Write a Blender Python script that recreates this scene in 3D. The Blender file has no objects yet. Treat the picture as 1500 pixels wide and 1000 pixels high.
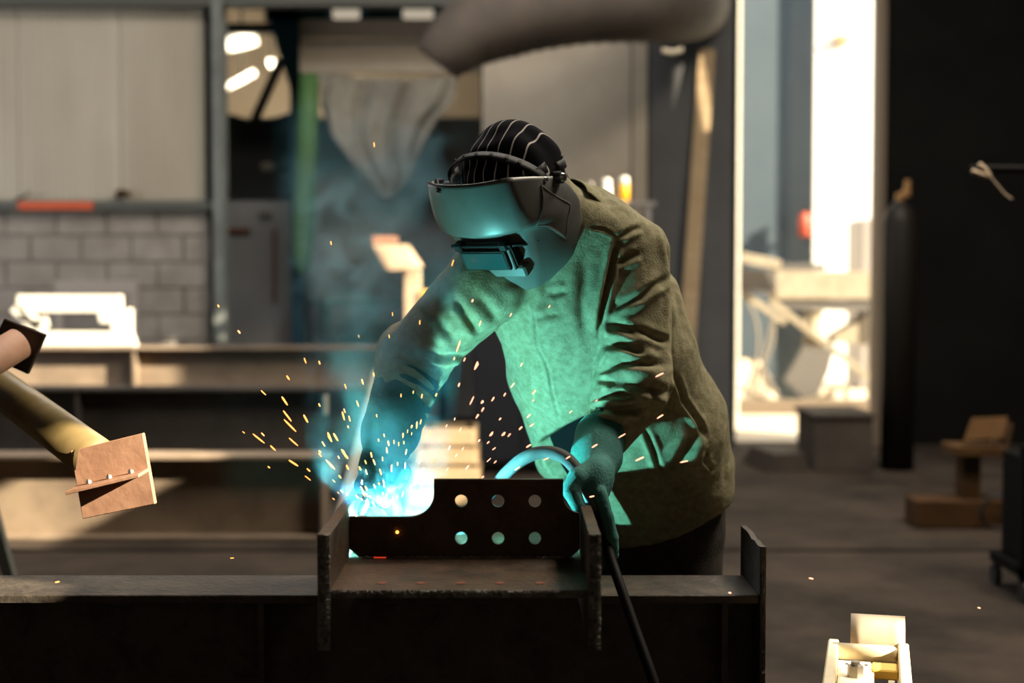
import bpy, bmesh, math, random
import numpy as np
from mathutils import Vector, Matrix, Quaternion

random.seed(7)
rng = np.random.default_rng(11)
SC = bpy.context.scene
COL = SC.collection

# ------------------------------------------------------------------ camera
F_PX = 2083.0
CAM_Z = 1.3
PITCH = math.atan(94.0 / F_PX)
cam_d = bpy.data.cameras.new('camera')
cam_d.lens = 50.0
cam_d.sensor_width = 36.0
cam_d.clip_start = 0.05
cam_d.clip_end = 200
cam_d.dof.use_dof = True
cam_d.dof.focus_distance = 2.93
cam_d.dof.aperture_fstop = 1.9
cam = bpy.data.objects.new('camera', cam_d)
COL.objects.link(cam)
cam.location = (0, 0, CAM_Z)
cam.rotation_euler = (math.pi / 2 - PITCH, 0, 0)
SC.camera = cam

# ------------------------------------------------------------------ world, sun, exposure
SC.view_settings.view_transform = 'Standard'
SC.view_settings.look = 'None'
SC.view_settings.gamma = 1.0
SC.view_settings.use_curve_mapping = False
SC.view_settings.exposure = 0.0
SC.cycles.use_denoising = True
SC.cycles.sample_clamp_indirect = 6.0
SC.cycles.max_bounces = 8
SC.cycles.diffuse_bounces = 4
SC.cycles.volume_bounces = 0
SC.cycles.volume_step_rate = 1.0
SC.cycles.caustics_reflective = False
SC.cycles.caustics_refractive = False

world = bpy.data.worlds.new('sky')
SC.world = world
world.use_nodes = True
wn = world.node_tree.nodes
bg = wn['Background']
bg.inputs['Color'].default_value = (0.80, 0.90, 1.0, 1)
bg.inputs['Strength'].default_value = 1.3

SUN = Vector((0.83, -0.38, 0.43)).normalized()
sun_d = bpy.data.lights.new('sun', 'SUN')
sun_d.energy = 20.0
sun_d.color = (1.0, 0.86, 0.62)
sun_d.angle = math.radians(0.53)
sun = bpy.data.objects.new('sun', sun_d)
COL.objects.link(sun)
sun.rotation_euler = SUN.to_track_quat('Z', 'Y').to_euler()

def portal(name, loc, rot, sx, sy):
    d = bpy.data.lights.new(name, 'AREA')
    d.shape = 'RECTANGLE'; d.size = sx; d.size_y = sy
    d.cycles.is_portal = True
    o = bpy.data.objects.new(name, d); COL.objects.link(o)
    o.location = loc; o.rotation_euler = rot
    return o

# daylight places unseen area lamps added to brighten the hall and jacket
def fill_lamp(name, loc, rot, sx, sy, power, col):
    d = bpy.data.lights.new(name, 'AREA')
    d.shape = 'RECTANGLE'; d.size = sx; d.size_y = sy
    d.energy = power; d.color = col
    o = bpy.data.objects.new(name, d); COL.objects.link(o)
    o.location = loc; o.rotation_euler = rot
    return o
LAMP_HOLES = [(-2.2, 2.8, 5.9, 7.4), (2.4, 3.6, 3.0, 5.6)]  # made-up openings in the unseen roof, cut round the lamps
fill_lamp('roof_fill_lamp', (0.3, 6.65, 6.0), (0, 0, 0), 5.0, 1.5, 260, (1.0, 0.93, 0.82))
fill_lamp('roof_fill_lamp', (3.2, 4.3, 5.9), (0, math.radians(32), 0), 1.2, 2.6, 400, (1.0, 0.86, 0.66))
fill_lamp('side_fill_lamp', (-5.95, 8.2, 2.2), (0, math.radians(-90), 0), 3.0, 3.6, 70, (0.95, 0.95, 1.0))

# ------------------------------------------------------------------ pixel <-> world
_fwd = np.array([0, math.cos(PITCH), -math.sin(PITCH)])
_up = np.array([0, math.sin(PITCH), math.cos(PITCH)])
def ray(px, py):
    return np.array([1.0, 0, 0]) * (px - 750) / F_PX + _up * (500 - py) / F_PX + _fwd
def P(px, py, Y):
    r = ray(px, py); t = Y / r[1]
    return np.array([r[0] * t, Y, CAM_Z + r[2] * t])
def PZ(px, py, z):
    r = ray(px, py); t = (z - CAM_Z) / r[2]
    return np.array([r[0] * t, r[1] * t, z])
def proj(p):
    q = np.asarray(p, float) - np.array([0, 0, CAM_Z])
    d = q @ _fwd
    return 750 + F_PX * q[..., 0] / d, 500 - F_PX * (q @ _up) / d

# ------------------------------------------------------------------ materials
MATS = {}
def mat(name, col, rough=0.6, metal=0.0, col2=None, scale=6.0, detail=5, bump=0.0, bscale=None,
        spec=0.5, stops=(0.35, 0.65), stretch=(1, 1, 1), emit=None, estr=0.0, coat=0.0, rough2=None):
    m = bpy.data.materials.new(name); m.use_nodes = True
    nt = m.node_tree; n = nt.nodes; L = nt.links
    b = n['Principled BSDF']
    b.inputs['Base Color'].default_value = (*col, 1)
    b.inputs['Roughness'].default_value = rough
    b.inputs['Metallic'].default_value = metal
    b.inputs['Specular IOR Level'].default_value = spec
    if coat: b.inputs['Coat Weight'].default_value = coat
    tc = n.new('ShaderNodeTexCoord'); mp = n.new('ShaderNodeMapping')
    mp.inputs['Scale'].default_value = stretch
    L.new(tc.outputs['Object'], mp.inputs['Vector'])
    if col2 is not None:
        t = n.new('ShaderNodeTexNoise'); t.inputs['Scale'].default_value = scale
        t.inputs['Detail'].default_value = detail; t.inputs['Roughness'].default_value = 0.62
        r = n.new('ShaderNodeValToRGB')
        r.color_ramp.elements[0].position = stops[0]; r.color_ramp.elements[1].position = stops[1]
        r.color_ramp.elements[0].color = (*col, 1); r.color_ramp.elements[1].color = (*col2, 1)
        L.new(mp.outputs[0], t.inputs['Vector']); L.new(t.outputs['Fac'], r.inputs['Fac'])
        L.new(r.outputs[0], b.inputs['Base Color'])
        if rough2 is not None:
            mr = n.new('ShaderNodeMapRange')
            mr.inputs['To Min'].default_value = rough; mr.inputs['To Max'].default_value = rough2
            L.new(t.outputs['Fac'], mr.inputs['Value']); L.new(mr.outputs[0], b.inputs['Roughness'])
    if bump:
        t2 = n.new('ShaderNodeTexNoise'); t2.inputs['Scale'].default_value = bscale or scale * 6
        t2.inputs['Detail'].default_value = 6
        bp = n.new('ShaderNodeBump'); bp.inputs['Strength'].default_value = bump
        bp.inputs['Distance'].default_value = 0.01
        L.new(mp.outputs[0], t2.inputs['Vector']); L.new(t2.outputs['Fac'], bp.inputs['Height'])
        L.new(bp.outputs[0], b.inputs['Normal'])
    if emit is not None:
        b.inputs['Emission Color'].default_value = (*emit, 1)
        b.inputs['Emission Strength'].default_value = estr
    MATS[name] = m
    return m

M = MATS
mat('floor', (0.014, 0.0095, 0.0065), 0.85, col2=(0.050, 0.035, 0.025), spec=0.25, scale=2.2, detail=8, bump=0.35, bscale=28)
mat('joint', (0.006, 0.005, 0.004), 0.95, spec=0.1)
mat('ground', (0.55, 0.47, 0.36), 0.9, col2=(0.75, 0.66, 0.52), scale=1.6, bump=0.3)
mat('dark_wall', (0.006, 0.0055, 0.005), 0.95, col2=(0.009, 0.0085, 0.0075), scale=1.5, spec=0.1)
mat('roof', (0.05, 0.05, 0.05), 0.9)
mat('mortar', (0.22, 0.19, 0.165), 0.95)
mat('block', (0.255, 0.225, 0.195), 0.95, col2=(0.34, 0.305, 0.27), scale=5, bump=0.5, bscale=60)
mat('cladding', (0.42, 0.375, 0.30), 0.6, col2=(0.52, 0.475, 0.395), scale=1.4, stretch=(1, 1, 0.25))
mat('beige_wall', (0.36, 0.31, 0.25), 0.85, col2=(0.46, 0.40, 0.33), scale=1.2)
mat('cream_panel', (0.36, 0.31, 0.245), 0.8, col2=(0.42, 0.36, 0.29), scale=2.0)
mat('slate', (0.075, 0.075, 0.080), 0.85, col2=(0.10, 0.10, 0.105), scale=1.0)
mat('bay_slate', (0.34, 0.33, 0.33), 0.85, col2=(0.42, 0.41, 0.41), scale=1.0)
mat('column_green', (0.20, 0.22, 0.21), 0.55, col2=(0.13, 0.14, 0.135), scale=4)
mat('rail_green', (0.085, 0.09, 0.08), 0.6)
mat('orange_red', (0.62, 0.10, 0.03), 0.6)
mat('navy', (0.012, 0.075, 0.135), 0.6)
mat('navy_black', (0.012, 0.014, 0.020), 0.6)
mat('black_steel', (0.010, 0.010, 0.010), 0.6)
mat('black_paint', (0.004, 0.0038, 0.0035), 0.6, spec=0.08)
mat('far_wall', (0.62, 0.52, 0.40), 0.8, emit=(0.9, 0.72, 0.5), estr=0.0)
mat('lamp_tube', (0.9, 0.9, 0.85), 0.4, emit=(1.0, 0.88, 0.66), estr=1.3)
mat('green_strap', (0.075, 0.19, 0.05), 0.6, col2=(0.05, 0.11, 0.04), scale=3, stretch=(1, 1, 0.4))
mat('tarp', (0.20, 0.185, 0.155), 0.9, col2=(0.28, 0.26, 0.22), scale=5)
mat('duct', (0.050, 0.041, 0.035), 0.8, col2=(0.080, 0.061, 0.050), scale=3)
mat('white_paint', (0.82, 0.78, 0.70), 0.6)
mat('pale_frame', (0.36, 0.32, 0.29), 0.7)
mat('cream_steel', (0.62, 0.54, 0.40), 0.55, col2=(0.50, 0.42, 0.30), scale=9)
mat('grey_steel', (0.30, 0.27, 0.25), 0.6)  # even grey of the rack, cabinet and handles
mat('bluegrey', (0.050, 0.074, 0.098), 0.6, col2=(0.064, 0.090, 0.115), scale=0.9)
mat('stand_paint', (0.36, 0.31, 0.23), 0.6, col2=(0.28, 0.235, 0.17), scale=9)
mat('stand_shade', (0.11, 0.10, 0.092), 0.6)  # dark copy of the stand paint; shade is put into its colour
mat('hose_tan', (0.22, 0.19, 0.15), 0.7)
mat('lamp_dim', (0.8, 0.75, 0.65), 0.5, emit=(1.0, 0.86, 0.66), estr=0.45)
mat('brown_post', (0.16, 0.12, 0.085), 0.7)
mat('white_wall', (0.85, 0.85, 0.84), 0.8)
mat('yellow_plastic', (0.85, 0.42, 0.01), 0.45)
mat('white_plastic', (0.9, 0.88, 0.84), 0.5)
mat('red_plastic', (0.55, 0.09, 0.05), 0.5)
mat('rubble', (0.42, 0.35, 0.26), 0.95, col2=(0.60, 0.52, 0.41), scale=6, bump=0.6, bscale=20)
mat('beam_rust', (0.17, 0.125, 0.090), 0.7, col2=(0.30, 0.225, 0.160), scale=3.0, detail=7, bump=0.15, bscale=30)
mat('beam_black', (0.035, 0.030, 0.026), 0.7, col2=(0.070, 0.055, 0.045), scale=4.0, detail=7)
mat('near_beam', (0.030, 0.024, 0.019), 0.55, col2=(0.085, 0.066, 0.050), scale=14, detail=8, bump=0.5, bscale=55, rough2=0.8)
mat('work_steel', (0.035, 0.023, 0.016), 0.45, metal=0.35, col2=(0.10, 0.058, 0.034), scale=13, detail=8, bump=0.35, bscale=70, rough2=0.7)
mat('cut_edge', (0.30, 0.29, 0.28), 0.38, metal=0.6, col2=(0.12, 0.095, 0.08), scale=40, detail=6, bump=0.8, bscale=140)
mat('hot_metal', (0.2, 0.02, 0.01), 0.5, emit=(1.0, 0.07, 0.02), estr=0.5)
mat('hot_spot', (0.4, 0.1, 0.01), 0.5, emit=(1.0, 0.32, 0.03), estr=8.0)
mat('primer', (0.36, 0.19, 0.12), 0.65, col2=(0.46, 0.26, 0.17), scale=12, bump=0.15, bscale=40)
mat('olive_tube', (0.16, 0.115, 0.045), 0.42, col2=(0.24, 0.17, 0.075), scale=5, stretch=(1, 1, 1))
mat('bolt', (0.30, 0.27, 0.24), 0.4, metal=0.6)
mat('wood', (0.36, 0.25, 0.145), 0.85, col2=(0.46, 0.34, 0.205), scale=7, stretch=(0.5, 6, 6), bump=0.2)
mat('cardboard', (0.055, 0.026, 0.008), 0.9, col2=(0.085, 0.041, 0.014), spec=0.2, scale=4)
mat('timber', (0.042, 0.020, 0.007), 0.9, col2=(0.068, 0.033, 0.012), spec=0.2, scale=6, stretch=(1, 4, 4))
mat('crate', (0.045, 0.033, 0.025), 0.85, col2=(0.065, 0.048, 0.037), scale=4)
mat('jacket', (0.205, 0.187, 0.110), 0.92, col2=(0.312, 0.292, 0.190), scale=62, detail=8, bump=0.25, bscale=260, spec=0.15)
mat('trousers', (0.035, 0.031, 0.027), 0.9, col2=(0.055, 0.048, 0.042), scale=20, bump=0.2, bscale=200, spec=0.2)
mat('shirt', (0.006, 0.006, 0.007), 0.95, spec=0.1)
mat('skin', (0.42, 0.25, 0.17), 0.6)
mat('glove', (0.045, 0.17, 0.16), 0.85, col2=(0.075, 0.23, 0.21), scale=18, bump=0.3, bscale=160, spec=0.25)
mat('dimmed_glove', (0.018, 0.050, 0.055), 0.9, col2=(0.032, 0.080, 0.085), scale=18, bump=0.3, bscale=160, spec=0.1)  # same glove, darkened so the close arc light on it stays muted
mat('shoe', (0.02, 0.017, 0.015), 0.6)
mat('helmet', (0.085, 0.088, 0.086), 0.33, col2=(0.125, 0.125, 0.12), scale=7, detail=6, spec=0.5, bump=0.05, bscale=30, rough2=0.45)
mat('helmet_black', (0.006, 0.006, 0.007), 0.6, spec=0.2)
mat('knob_black', (0.03, 0.03, 0.03), 0.18, spec=0.8)
mat('lens', (0.02, 0.07, 0.075), 0.12, spec=0.8, coat=0.5)
mat('chrome', (0.55, 0.55, 0.54), 0.25, metal=1.0)
mat('cable_grey', (0.11, 0.115, 0.12), 0.75, spec=0.2)
mat('copper', (0.35, 0.2, 0.1), 0.4, metal=0.9)
mat('gas_cyl', (0.014, 0.011, 0.009), 0.5, spec=0.2)
mat('brass', (0.30, 0.16, 0.06), 0.5, metal=0.4)
mat('pale_wire', (0.55, 0.42, 0.30), 0.6)
mat('spark', (1, 0.4, 0.1), 0.5, emit=(1.0, 0.36, 0.08), estr=2.6)
mat('spark_hot', (1, 0.5, 0.3), 0.5, emit=(1.0, 0.44, 0.27), estr=2.2)
mat('machine_yellow', (0.85, 0.55, 0.10), 0.5)
mat('cream_machine', (0.80, 0.70, 0.50), 0.55, col2=(0.72, 0.61, 0.42), scale=12)
mat('belt', (0.62, 0.50, 0.37), 0.8, col2=(0.55, 0.43, 0.32), scale=15)
mat('rust_red', (0.20, 0.06, 0.03), 0.7)

# striped cloth of the cap: pinstripes across the object's own x axis
def stripe_mat():
    m = bpy.data.materials.new('cap_cloth'); m.use_nodes = True
    nt = m.node_tree; n = nt.nodes; L = nt.links; b = n['Principled BSDF']
    b.inputs['Roughness'].default_value = 0.95; b.inputs['Specular IOR Level'].default_value = 0.08
    tc = n.new('ShaderNodeTexCoord'); sp = n.new('ShaderNodeSeparateXYZ')
    L.new(tc.outputs['Object'], sp.inputs[0])
    nz = n.new('ShaderNodeTexNoise'); nz.inputs['Scale'].default_value = 9
    L.new(tc.outputs['Object'], nz.inputs['Vector'])
    a = n.new('ShaderNodeMath'); a.operation = 'MULTIPLY_ADD'; a.inputs[1].default_value = 0.014
    L.new(nz.outputs['Fac'], a.inputs[0]); L.new(sp.outputs['X'], a.inputs[2])
    k = n.new('ShaderNodeMath'); k.operation = 'MULTIPLY'; k.inputs[1].default_value = 1 / 0.0235
    L.new(a.outputs[0], k.inputs[0])
    fr = n.new('ShaderNodeMath'); fr.operation = 'FRACT'; L.new(k.outputs[0], fr.inputs[0])
    lt = n.new('ShaderNodeMath'); lt.operation = 'LESS_THAN'; lt.inputs[1].default_value = 0.11
    L.new(fr.outputs[0], lt.inputs[0])
    mx = n.new('ShaderNodeMix'); mx.data_type = 'RGBA'
    mx.inputs['A'].default_value = (0.003, 0.003, 0.006, 1); mx.inputs['B'].default_value = (0.46, 0.42, 0.40, 1)
    L.new(lt.outputs[0], mx.inputs['Factor']); L.new(mx.outputs['Result'], b.inputs['Base Color'])
    MATS['cap_cloth'] = m
stripe_mat()

# ------------------------------------------------------------------ object helpers
def tag(o, label=None, cat=None, group=None, kind=None):
    if label: o['label'] = label
    if cat: o['category'] = cat
    if group: o['group'] = group
    if kind: o['kind'] = kind
    return o
def empty(name, loc, label=None, cat=None, group=None, kind=None):
    o = bpy.data.objects.new(name, None); COL.objects.link(o)
    o.location = Vector(loc); o.empty_display_size = 0.1
    return tag(o, label, cat, group, kind)
def link_mesh(name, me, material, parent=None, smooth=False):
    o = bpy.data.objects.new(name, me); COL.objects.link(o)
    if material and not me.materials: me.materials.append(MATS[material])
    if smooth: me.polygons.foreach_set('use_smooth', [True] * len(me.polygons))
    if parent is not None:
        o.parent = parent
        o.matrix_parent_inverse = Matrix.Translation(-parent.location)
    return o
class MB:
    """collects shapes in world coordinates, builds ONE mesh object"""
    def __init__(s): s.bm = bmesh.new()
    def poly_prism(s, pts, vec):
        vec = Vector(vec)
        a = [s.bm.verts.new(Vector(p)) for p in pts]; b = [s.bm.verts.new(Vector(p) + vec) for p in pts]
        n = len(pts)
        s.bm.faces.new(a); s.bm.faces.new(b[::-1])
        for i in range(n):
            s.bm.faces.new((a[i], b[i], b[(i + 1) % n], a[(i + 1) % n]))
        return s
    def box(s, lo, hi):
        x0, y0, z0 = lo; x1, y1, z1 = hi
        return s.poly_prism([(x0, y0, z0), (x1, y0, z0), (x1, y1, z0), (x0, y1, z0)], (0, 0, z1 - z0))
    def obox(s, c, ax, ay, az):
        c, ax, ay, az = (Vector(v) for v in (c, ax, ay, az))
        return s.poly_prism([c - ax - ay - az, c + ax - ay - az, c + ax + ay - az, c - ax + ay - az], 2 * az)
    def bar(s, a, b, w, h, up=(0, 0, 1)):
        a, b, up = Vector(a), Vector(b), Vector(up)
        d = (b - a).normalized(); x = d.cross(up)
        if x.length < 1e-4: x = d.cross(Vector((0, 1, 0)))
        x.normalize(); y = x.cross(d).normalized()
        return s.obox((a + b) / 2, x * w / 2, y * h / 2, (b - a) / 2)
    def tube(s, pts, r, n=10, caps=True):
        pts = [Vector(p) for p in pts]
        rs = r if hasattr(r, '__len__') else [r] * len(pts)
        rings = []; prev = None
        for i, p in enumerate(pts):
            d = (pts[min(i + 1, len(pts) - 1)] - pts[max(i - 1, 0)]).normalized()
            if prev is None:
                x = d.orthogonal().normalized()
            else:
                x = (prev - d * prev.dot(d)).normalized()
            prev = x; y = d.cross(x)
            rings.append([s.bm.verts.new(p + (x * math.cos(2 * math.pi * k / n) + y * math.sin(2 * math.pi * k / n)) * rs[i]) for k in range(n)])
        for a, b in zip(rings, rings[1:]):
            for k in range(n):
                s.bm.faces.new((a[k], a[(k + 1) % n], b[(k + 1) % n], b[k]))
        if caps:
            s.bm.faces.new(rings[0][::-1]); s.bm.faces.new(rings[-1])
        return s
    def grid(s, rows):
        vs = [[s.bm.verts.new(Vector(p)) for p in row] for row in rows]
        for a, b in zip(vs, vs[1:]):
            for k in range(len(a) - 1):
                s.bm.faces.new((a[k], a[k + 1], b[k + 1], b[k]))
        return s
    def bevel(s, w=0.003, seg=1):
        bmesh.ops.bevel(s.bm, geom=list(s.bm.edges), offset=w, segments=seg, affect='EDGES', clamp_overlap=True)
        return s
    def build(s, name, material, parent=None, smooth=False, origin=None):
        bmesh.ops.recalc_face_normals(s.bm, faces=list(s.bm.faces))
        me = bpy.data.meshes.new(name)
        if origin is None and parent is None:
            co = np.array([v.co[:] for v in s.bm.verts])
            lo, hi = co.min(0), co.max(0)
            origin = ((lo[0] + hi[0]) / 2, (lo[1] + hi[1]) / 2, lo[2])
        if origin is not None and parent is None:
            bmesh.ops.translate(s.bm, verts=list(s.bm.verts), vec=-Vector(origin))
        s.bm.to_mesh(me); s.bm.free()
        o = link_mesh(name, me, material, parent, smooth)
        if origin is not None and parent is None: o.location = Vector(origin)
        return o
def spline(pts, n=8):
    pts = [np.asarray(p, float) for p in pts]
    out = []
    for i in range(len(pts) - 1):
        p0, p1, p2, p3 = pts[max(i - 1, 0)], pts[i], pts[i + 1], pts[min(i + 2, len(pts) - 1)]
        for t in np.linspace(0, 1, n, endpoint=False):
            out.append(0.5 * ((2 * p1) + (-p0 + p2) * t + (2 * p0 - 5 * p1 + 4 * p2 - p3) * t * t + (-p0 + 3 * p1 - 3 * p2 + p3) * t ** 3))
    out.append(pts[-1])
    return out
def copy_tree(o, parent=None):
    c = o.copy(); COL.objects.link(c)
    if parent is not None: c.parent = parent
    for ch in list(o.children): copy_tree(ch, c)
    return c
def disc_prism(mb, c, r, axis, length, n=14, r2=None):
    a = Vector(axis).normalized()
    mb.tube([Vector(c), Vector(c) + a * length], [r, r if r2 is None else r2], n)
    return mb

# ------------------------------------------------------------------ distance fields -> mesh
def roundcone(p, a, b, r1, r2):
    a = np.asarray(a, np.float32); b = np.asarray(b, np.float32)
    ba = b - a; l2 = float(ba @ ba)
    pa = p - a
    h = np.clip((pa @ ba) / l2, 0, 1)
    d = np.linalg.norm(pa - h[..., None] * ba, axis=-1)
    return d - (r1 + (r2 - r1) * h)
def ellip(p, c, axes, radii):
    q = (p - np.asarray(c, np.float32)) @ np.asarray(axes, np.float32).T
    q = q / np.asarray(radii, np.float32)
    k = np.linalg.norm(q, axis=-1)
    k2 = np.linalg.norm(q / np.asarray(radii, np.float32), axis=-1)
    return k * (k - 1) / np.maximum(k2, 1e-6)
def eloft(p, secs, lat):
    """elliptic tube: secs = (centre, lateral radius, depth radius); lat = lateral direction"""
    lat = np.asarray(lat, np.float32); lat = lat / np.linalg.norm(lat)
    out = None
    for (c0, a0, b0), (c1, a1, b1) in zip(secs, secs[1:]):
        c0 = np.asarray(c0, np.float32); c1 = np.asarray(c1, np.float32)
        w = c1 - c0; l = np.linalg.norm(w); w = w / l
        u = lat - w * (lat @ w); u /= np.linalg.norm(u); v = np.cross(w, u)
        q = p - c0
        t = np.clip((q @ w) / l, 0, 1)
        a = a0 + (a1 - a0) * t; b = b0 + (b1 - b0) * t
        x = q @ u; y = q @ v; z = (q @ w) - t * l
        k = np.sqrt((x / a) ** 2 + (y / b) ** 2 + (z / np.minimum(a, b)) ** 2)
        d = (k - 1) * np.minimum(a, b)
        out = d if out is None else smin(out, d, 0.03)
    return out
def smin(a, b, k):
    h = np.clip(0.5 + 0.5 * (b - a) / k, 0, 1)
    return b + (a - b) * h - k * h * (1 - h)
def surface_nets(fn, lo, hi, h):
    lo = np.asarray(lo, np.float32); hi = np.asarray(hi, np.float32)
    n = np.ceil((hi - lo) / h).astype(int) + 1
    ax = [lo[i] + h * np.arange(n[i], dtype=np.float32) for i in range(3)]
    f = np.empty(tuple(n), np.float32)
    for i0 in range(0, n[0], 24):
        G = np.stack(np.meshgrid(ax[0][i0:i0 + 24], ax[1], ax[2], indexing='ij'), -1)
        f[i0:i0 + 24] = fn(G)
    f[0] = f[-1] = 1; f[:, 0] = f[:, -1] = 1; f[:, :, 0] = f[:, :, -1] = 1
    s = f < 0
    c = [(i, j, k) for i in (0, 1) for j in (0, 1) for k in (0, 1)]
    sl = lambda A, o: A[o[0]:A.shape[0] - 1 + o[0], o[1]:A.shape[1] - 1 + o[1], o[2]:A.shape[2] - 1 + o[2]]
    cnt = sum(sl(s, o).astype(np.int8) for o in c)
    act = (cnt > 0) & (cnt < 8)
    idx = np.full(act.shape, -1, np.int64); cells = np.argwhere(act); idx[act] = np.arange(len(cells))
    acc = np.zeros((len(cells), 3)); num = np.zeros(len(cells))
    val = {o: f[cells[:, 0] + o[0], cells[:, 1] + o[1], cells[:, 2] + o[2]] for o in c}
    for o in c:
        for d in range(3):
            if o[d] == 1: continue
            o2 = list(o); o2[d] = 1; o2 = tuple(o2)
            v0, v1 = val[o], val[o2]; m = (v0 < 0) != (v1 < 0)
            t = np.where(m, v0 / np.where(m, v0 - v1, 1), 0)
            pt = np.array(o, float)[None].repeat(len(cells), 0); pt[:, d] += t
            acc[m] += pt[m]; num[m] += 1
    V = (cells + acc / num[:, None]) * h + lo
    Q = []
    for d in range(3):
        a, b = (d + 1) % 3, (d + 2) % 3
        s0 = np.take(s, range(s.shape[d] - 1), d); s1 = np.take(s, range(1, s.shape[d]), d)
        e = np.argwhere(s0 != s1)
        e = e[(e[:, a] > 0) & (e[:, b] > 0) & (e[:, a] < act.shape[a]) & (e[:, b] < act.shape[b])]
        def at(da, db):
            q = e.copy(); q[:, a] += da; q[:, b] += db
            return idx[q[:, 0], q[:, 1], q[:, 2]]
        quad = np.stack([at(-1, -1), at(0, -1), at(0, 0), at(-1, 0)], 1)
        flip = ~s0[e[:, 0], e[:, 1], e[:, 2]]
        quad[flip] = quad[flip][:, ::-1]
        Q.append(quad)
    return V, np.concatenate(Q)
def mesh_from(V, Q, name):
    me = bpy.data.meshes.new(name)
    me.vertices.add(len(V)); me.vertices.foreach_set('co', np.asarray(V, np.float32).ravel())
    k = Q.shape[1]
    me.loops.add(len(Q) * k); me.loops.foreach_set('vertex_index', Q.astype(np.int32).ravel())
    me.polygons.add(len(Q)); me.polygons.foreach_set('loop_start', np.arange(0, len(Q) * k, k, dtype=np.int32))
    me.polygons.foreach_set('loop_total', np.full(len(Q), k, np.int32))
    me.update(calc_edges=True); me.validate()
    return me
def vnormals(V, Q):
    e1 = V[Q[:, 2]] - V[Q[:, 0]]; e2 = V[Q[:, 3]] - V[Q[:, 1]]
    fn = np.cross(e1, e2); N = np.zeros_like(V)
    for i in range(4): np.add.at(N, Q[:, i], fn)
    return N / np.maximum(np.linalg.norm(N, axis=1, keepdims=True), 1e-12)
def relax(V, Q, it=2, lam=0.5):
    E = np.concatenate([Q[:, [i, (i + 1) % 4]] for i in range(4)])
    for _ in range(it):
        A = np.zeros_like(V); c = np.zeros(len(V))
        np.add.at(A, E[:, 0], V[E[:, 1]]); np.add.at(A, E[:, 1], V[E[:, 0]])
        np.add.at(c, E[:, 0], 1); np.add.at(c, E[:, 1], 1)
        V = V + lam * (A / np.maximum(c, 1)[:, None] - V)
    return V
def subdivide(V, Q):
    """one linear split of every quad into four, then the caller relaxes"""
    E = np.concatenate([Q[:, [i, (i + 1) % 4]] for i in range(4)])
    Es = np.sort(E, 1); u, inv = np.unique(Es, axis=0, return_inverse=True); inv = inv.reshape(4, -1).T
    nv = len(V); mid = (V[u[:, 0]] + V[u[:, 1]]) / 2; cen = V[Q].mean(1)
    e = inv + nv; c = np.arange(len(Q)) + nv + len(u)
    Q2 = np.concatenate([np.stack([Q[:, i], e[:, i], c, e[:, (i - 1) % 4]], 1) for i in range(4)])
    return np.concatenate([V, mid, cen]), Q2
def vnoise(p, s, seed=0):
    """smooth lattice noise in -1..1"""
    q = p * s + seed * 17.3; i = np.floor(q).astype(np.int64); t = q - i; t = t * t * (3 - 2 * t)
    def hsh(a, b, c):
        n = (a * 73856093) ^ (b * 19349663) ^ (c * 83492791) ^ (seed * 7919)
        n = (n ^ (n >> 13)) * 1274126177
        return ((n & 0xFFFF) / 32767.5) - 1
    r = 0
    for dx in (0, 1):
        for dy in (0, 1):
            for dz in (0, 1):
                w = (t[:, 0] if dx else 1 - t[:, 0]) * (t[:, 1] if dy else 1 - t[:, 1]) * (t[:, 2] if dz else 1 - t[:, 2])
                r = r + w * hsh(i[:, 0] + dx, i[:, 1] + dy, i[:, 2] + dz)
    return r
def field_mesh(name, fn, lo, hi, h, material, parent, it=2, sub=False, post=None):
    V, Q = surface_nets(fn, lo, hi, h)
    V = relax(V, Q, it)
    if sub:
        V, Q = subdivide(V, Q); V = relax(V, Q, 2)
    if post is not None: V = post(V, Q)
    me = mesh_from(V, Q, name)
    return link_mesh(name, me, material, parent, smooth=True)
# ================================================================== the hall
WY = 11.0        # inner face of the back wall
XR, XL, YF, ZC = 4.0, -6.0, -4.0, 6.0

def holed_panel(name, u0, u1, v0, v1, holes, place, material):
    """a wall of boxes with rectangular openings; place(u,v,w) -> world, w = 0 inner, 1 outer"""
    us = sorted({u0, u1, *[h[i] for h in holes for i in (0, 1)]})
    vs = sorted({v0, v1, *[h[i] for h in holes for i in (2, 3)]})
    mb = MB()
    for a, b in zip(us, us[1:]):
        run = None
        for c, d in list(zip(vs, vs[1:])) + [(None, None)]:
            solid = c is not None and not any(h[0] <= a and b <= h[1] and h[2] <= c and d <= h[3] for h in holes)
            if solid: run = [run[0] if run else c, d]
            if (not solid) and run:
                lo = place(a, run[0], 0); hi = place(b, run[1], 1)
                mb.box([min(p, q) for p, q in zip(lo, hi)], [max(p, q) for p, q in zip(lo, hi)]); run = None
    return tag(mb.build(name, material), kind='structure')

def sunspot(pts, margin=0.0):
    """where the sun's rays onto these points cross the wall on the gate side"""
    q = [np.asarray(p) + np.array(SUN) * ((XR - p[0]) / SUN.x) for p in pts]
    y = [p[1] for p in q]; z = [p[2] for p in q]
    return (min(y) - margin, max(y) + margin, min(z) - margin, max(z) + margin)

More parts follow.
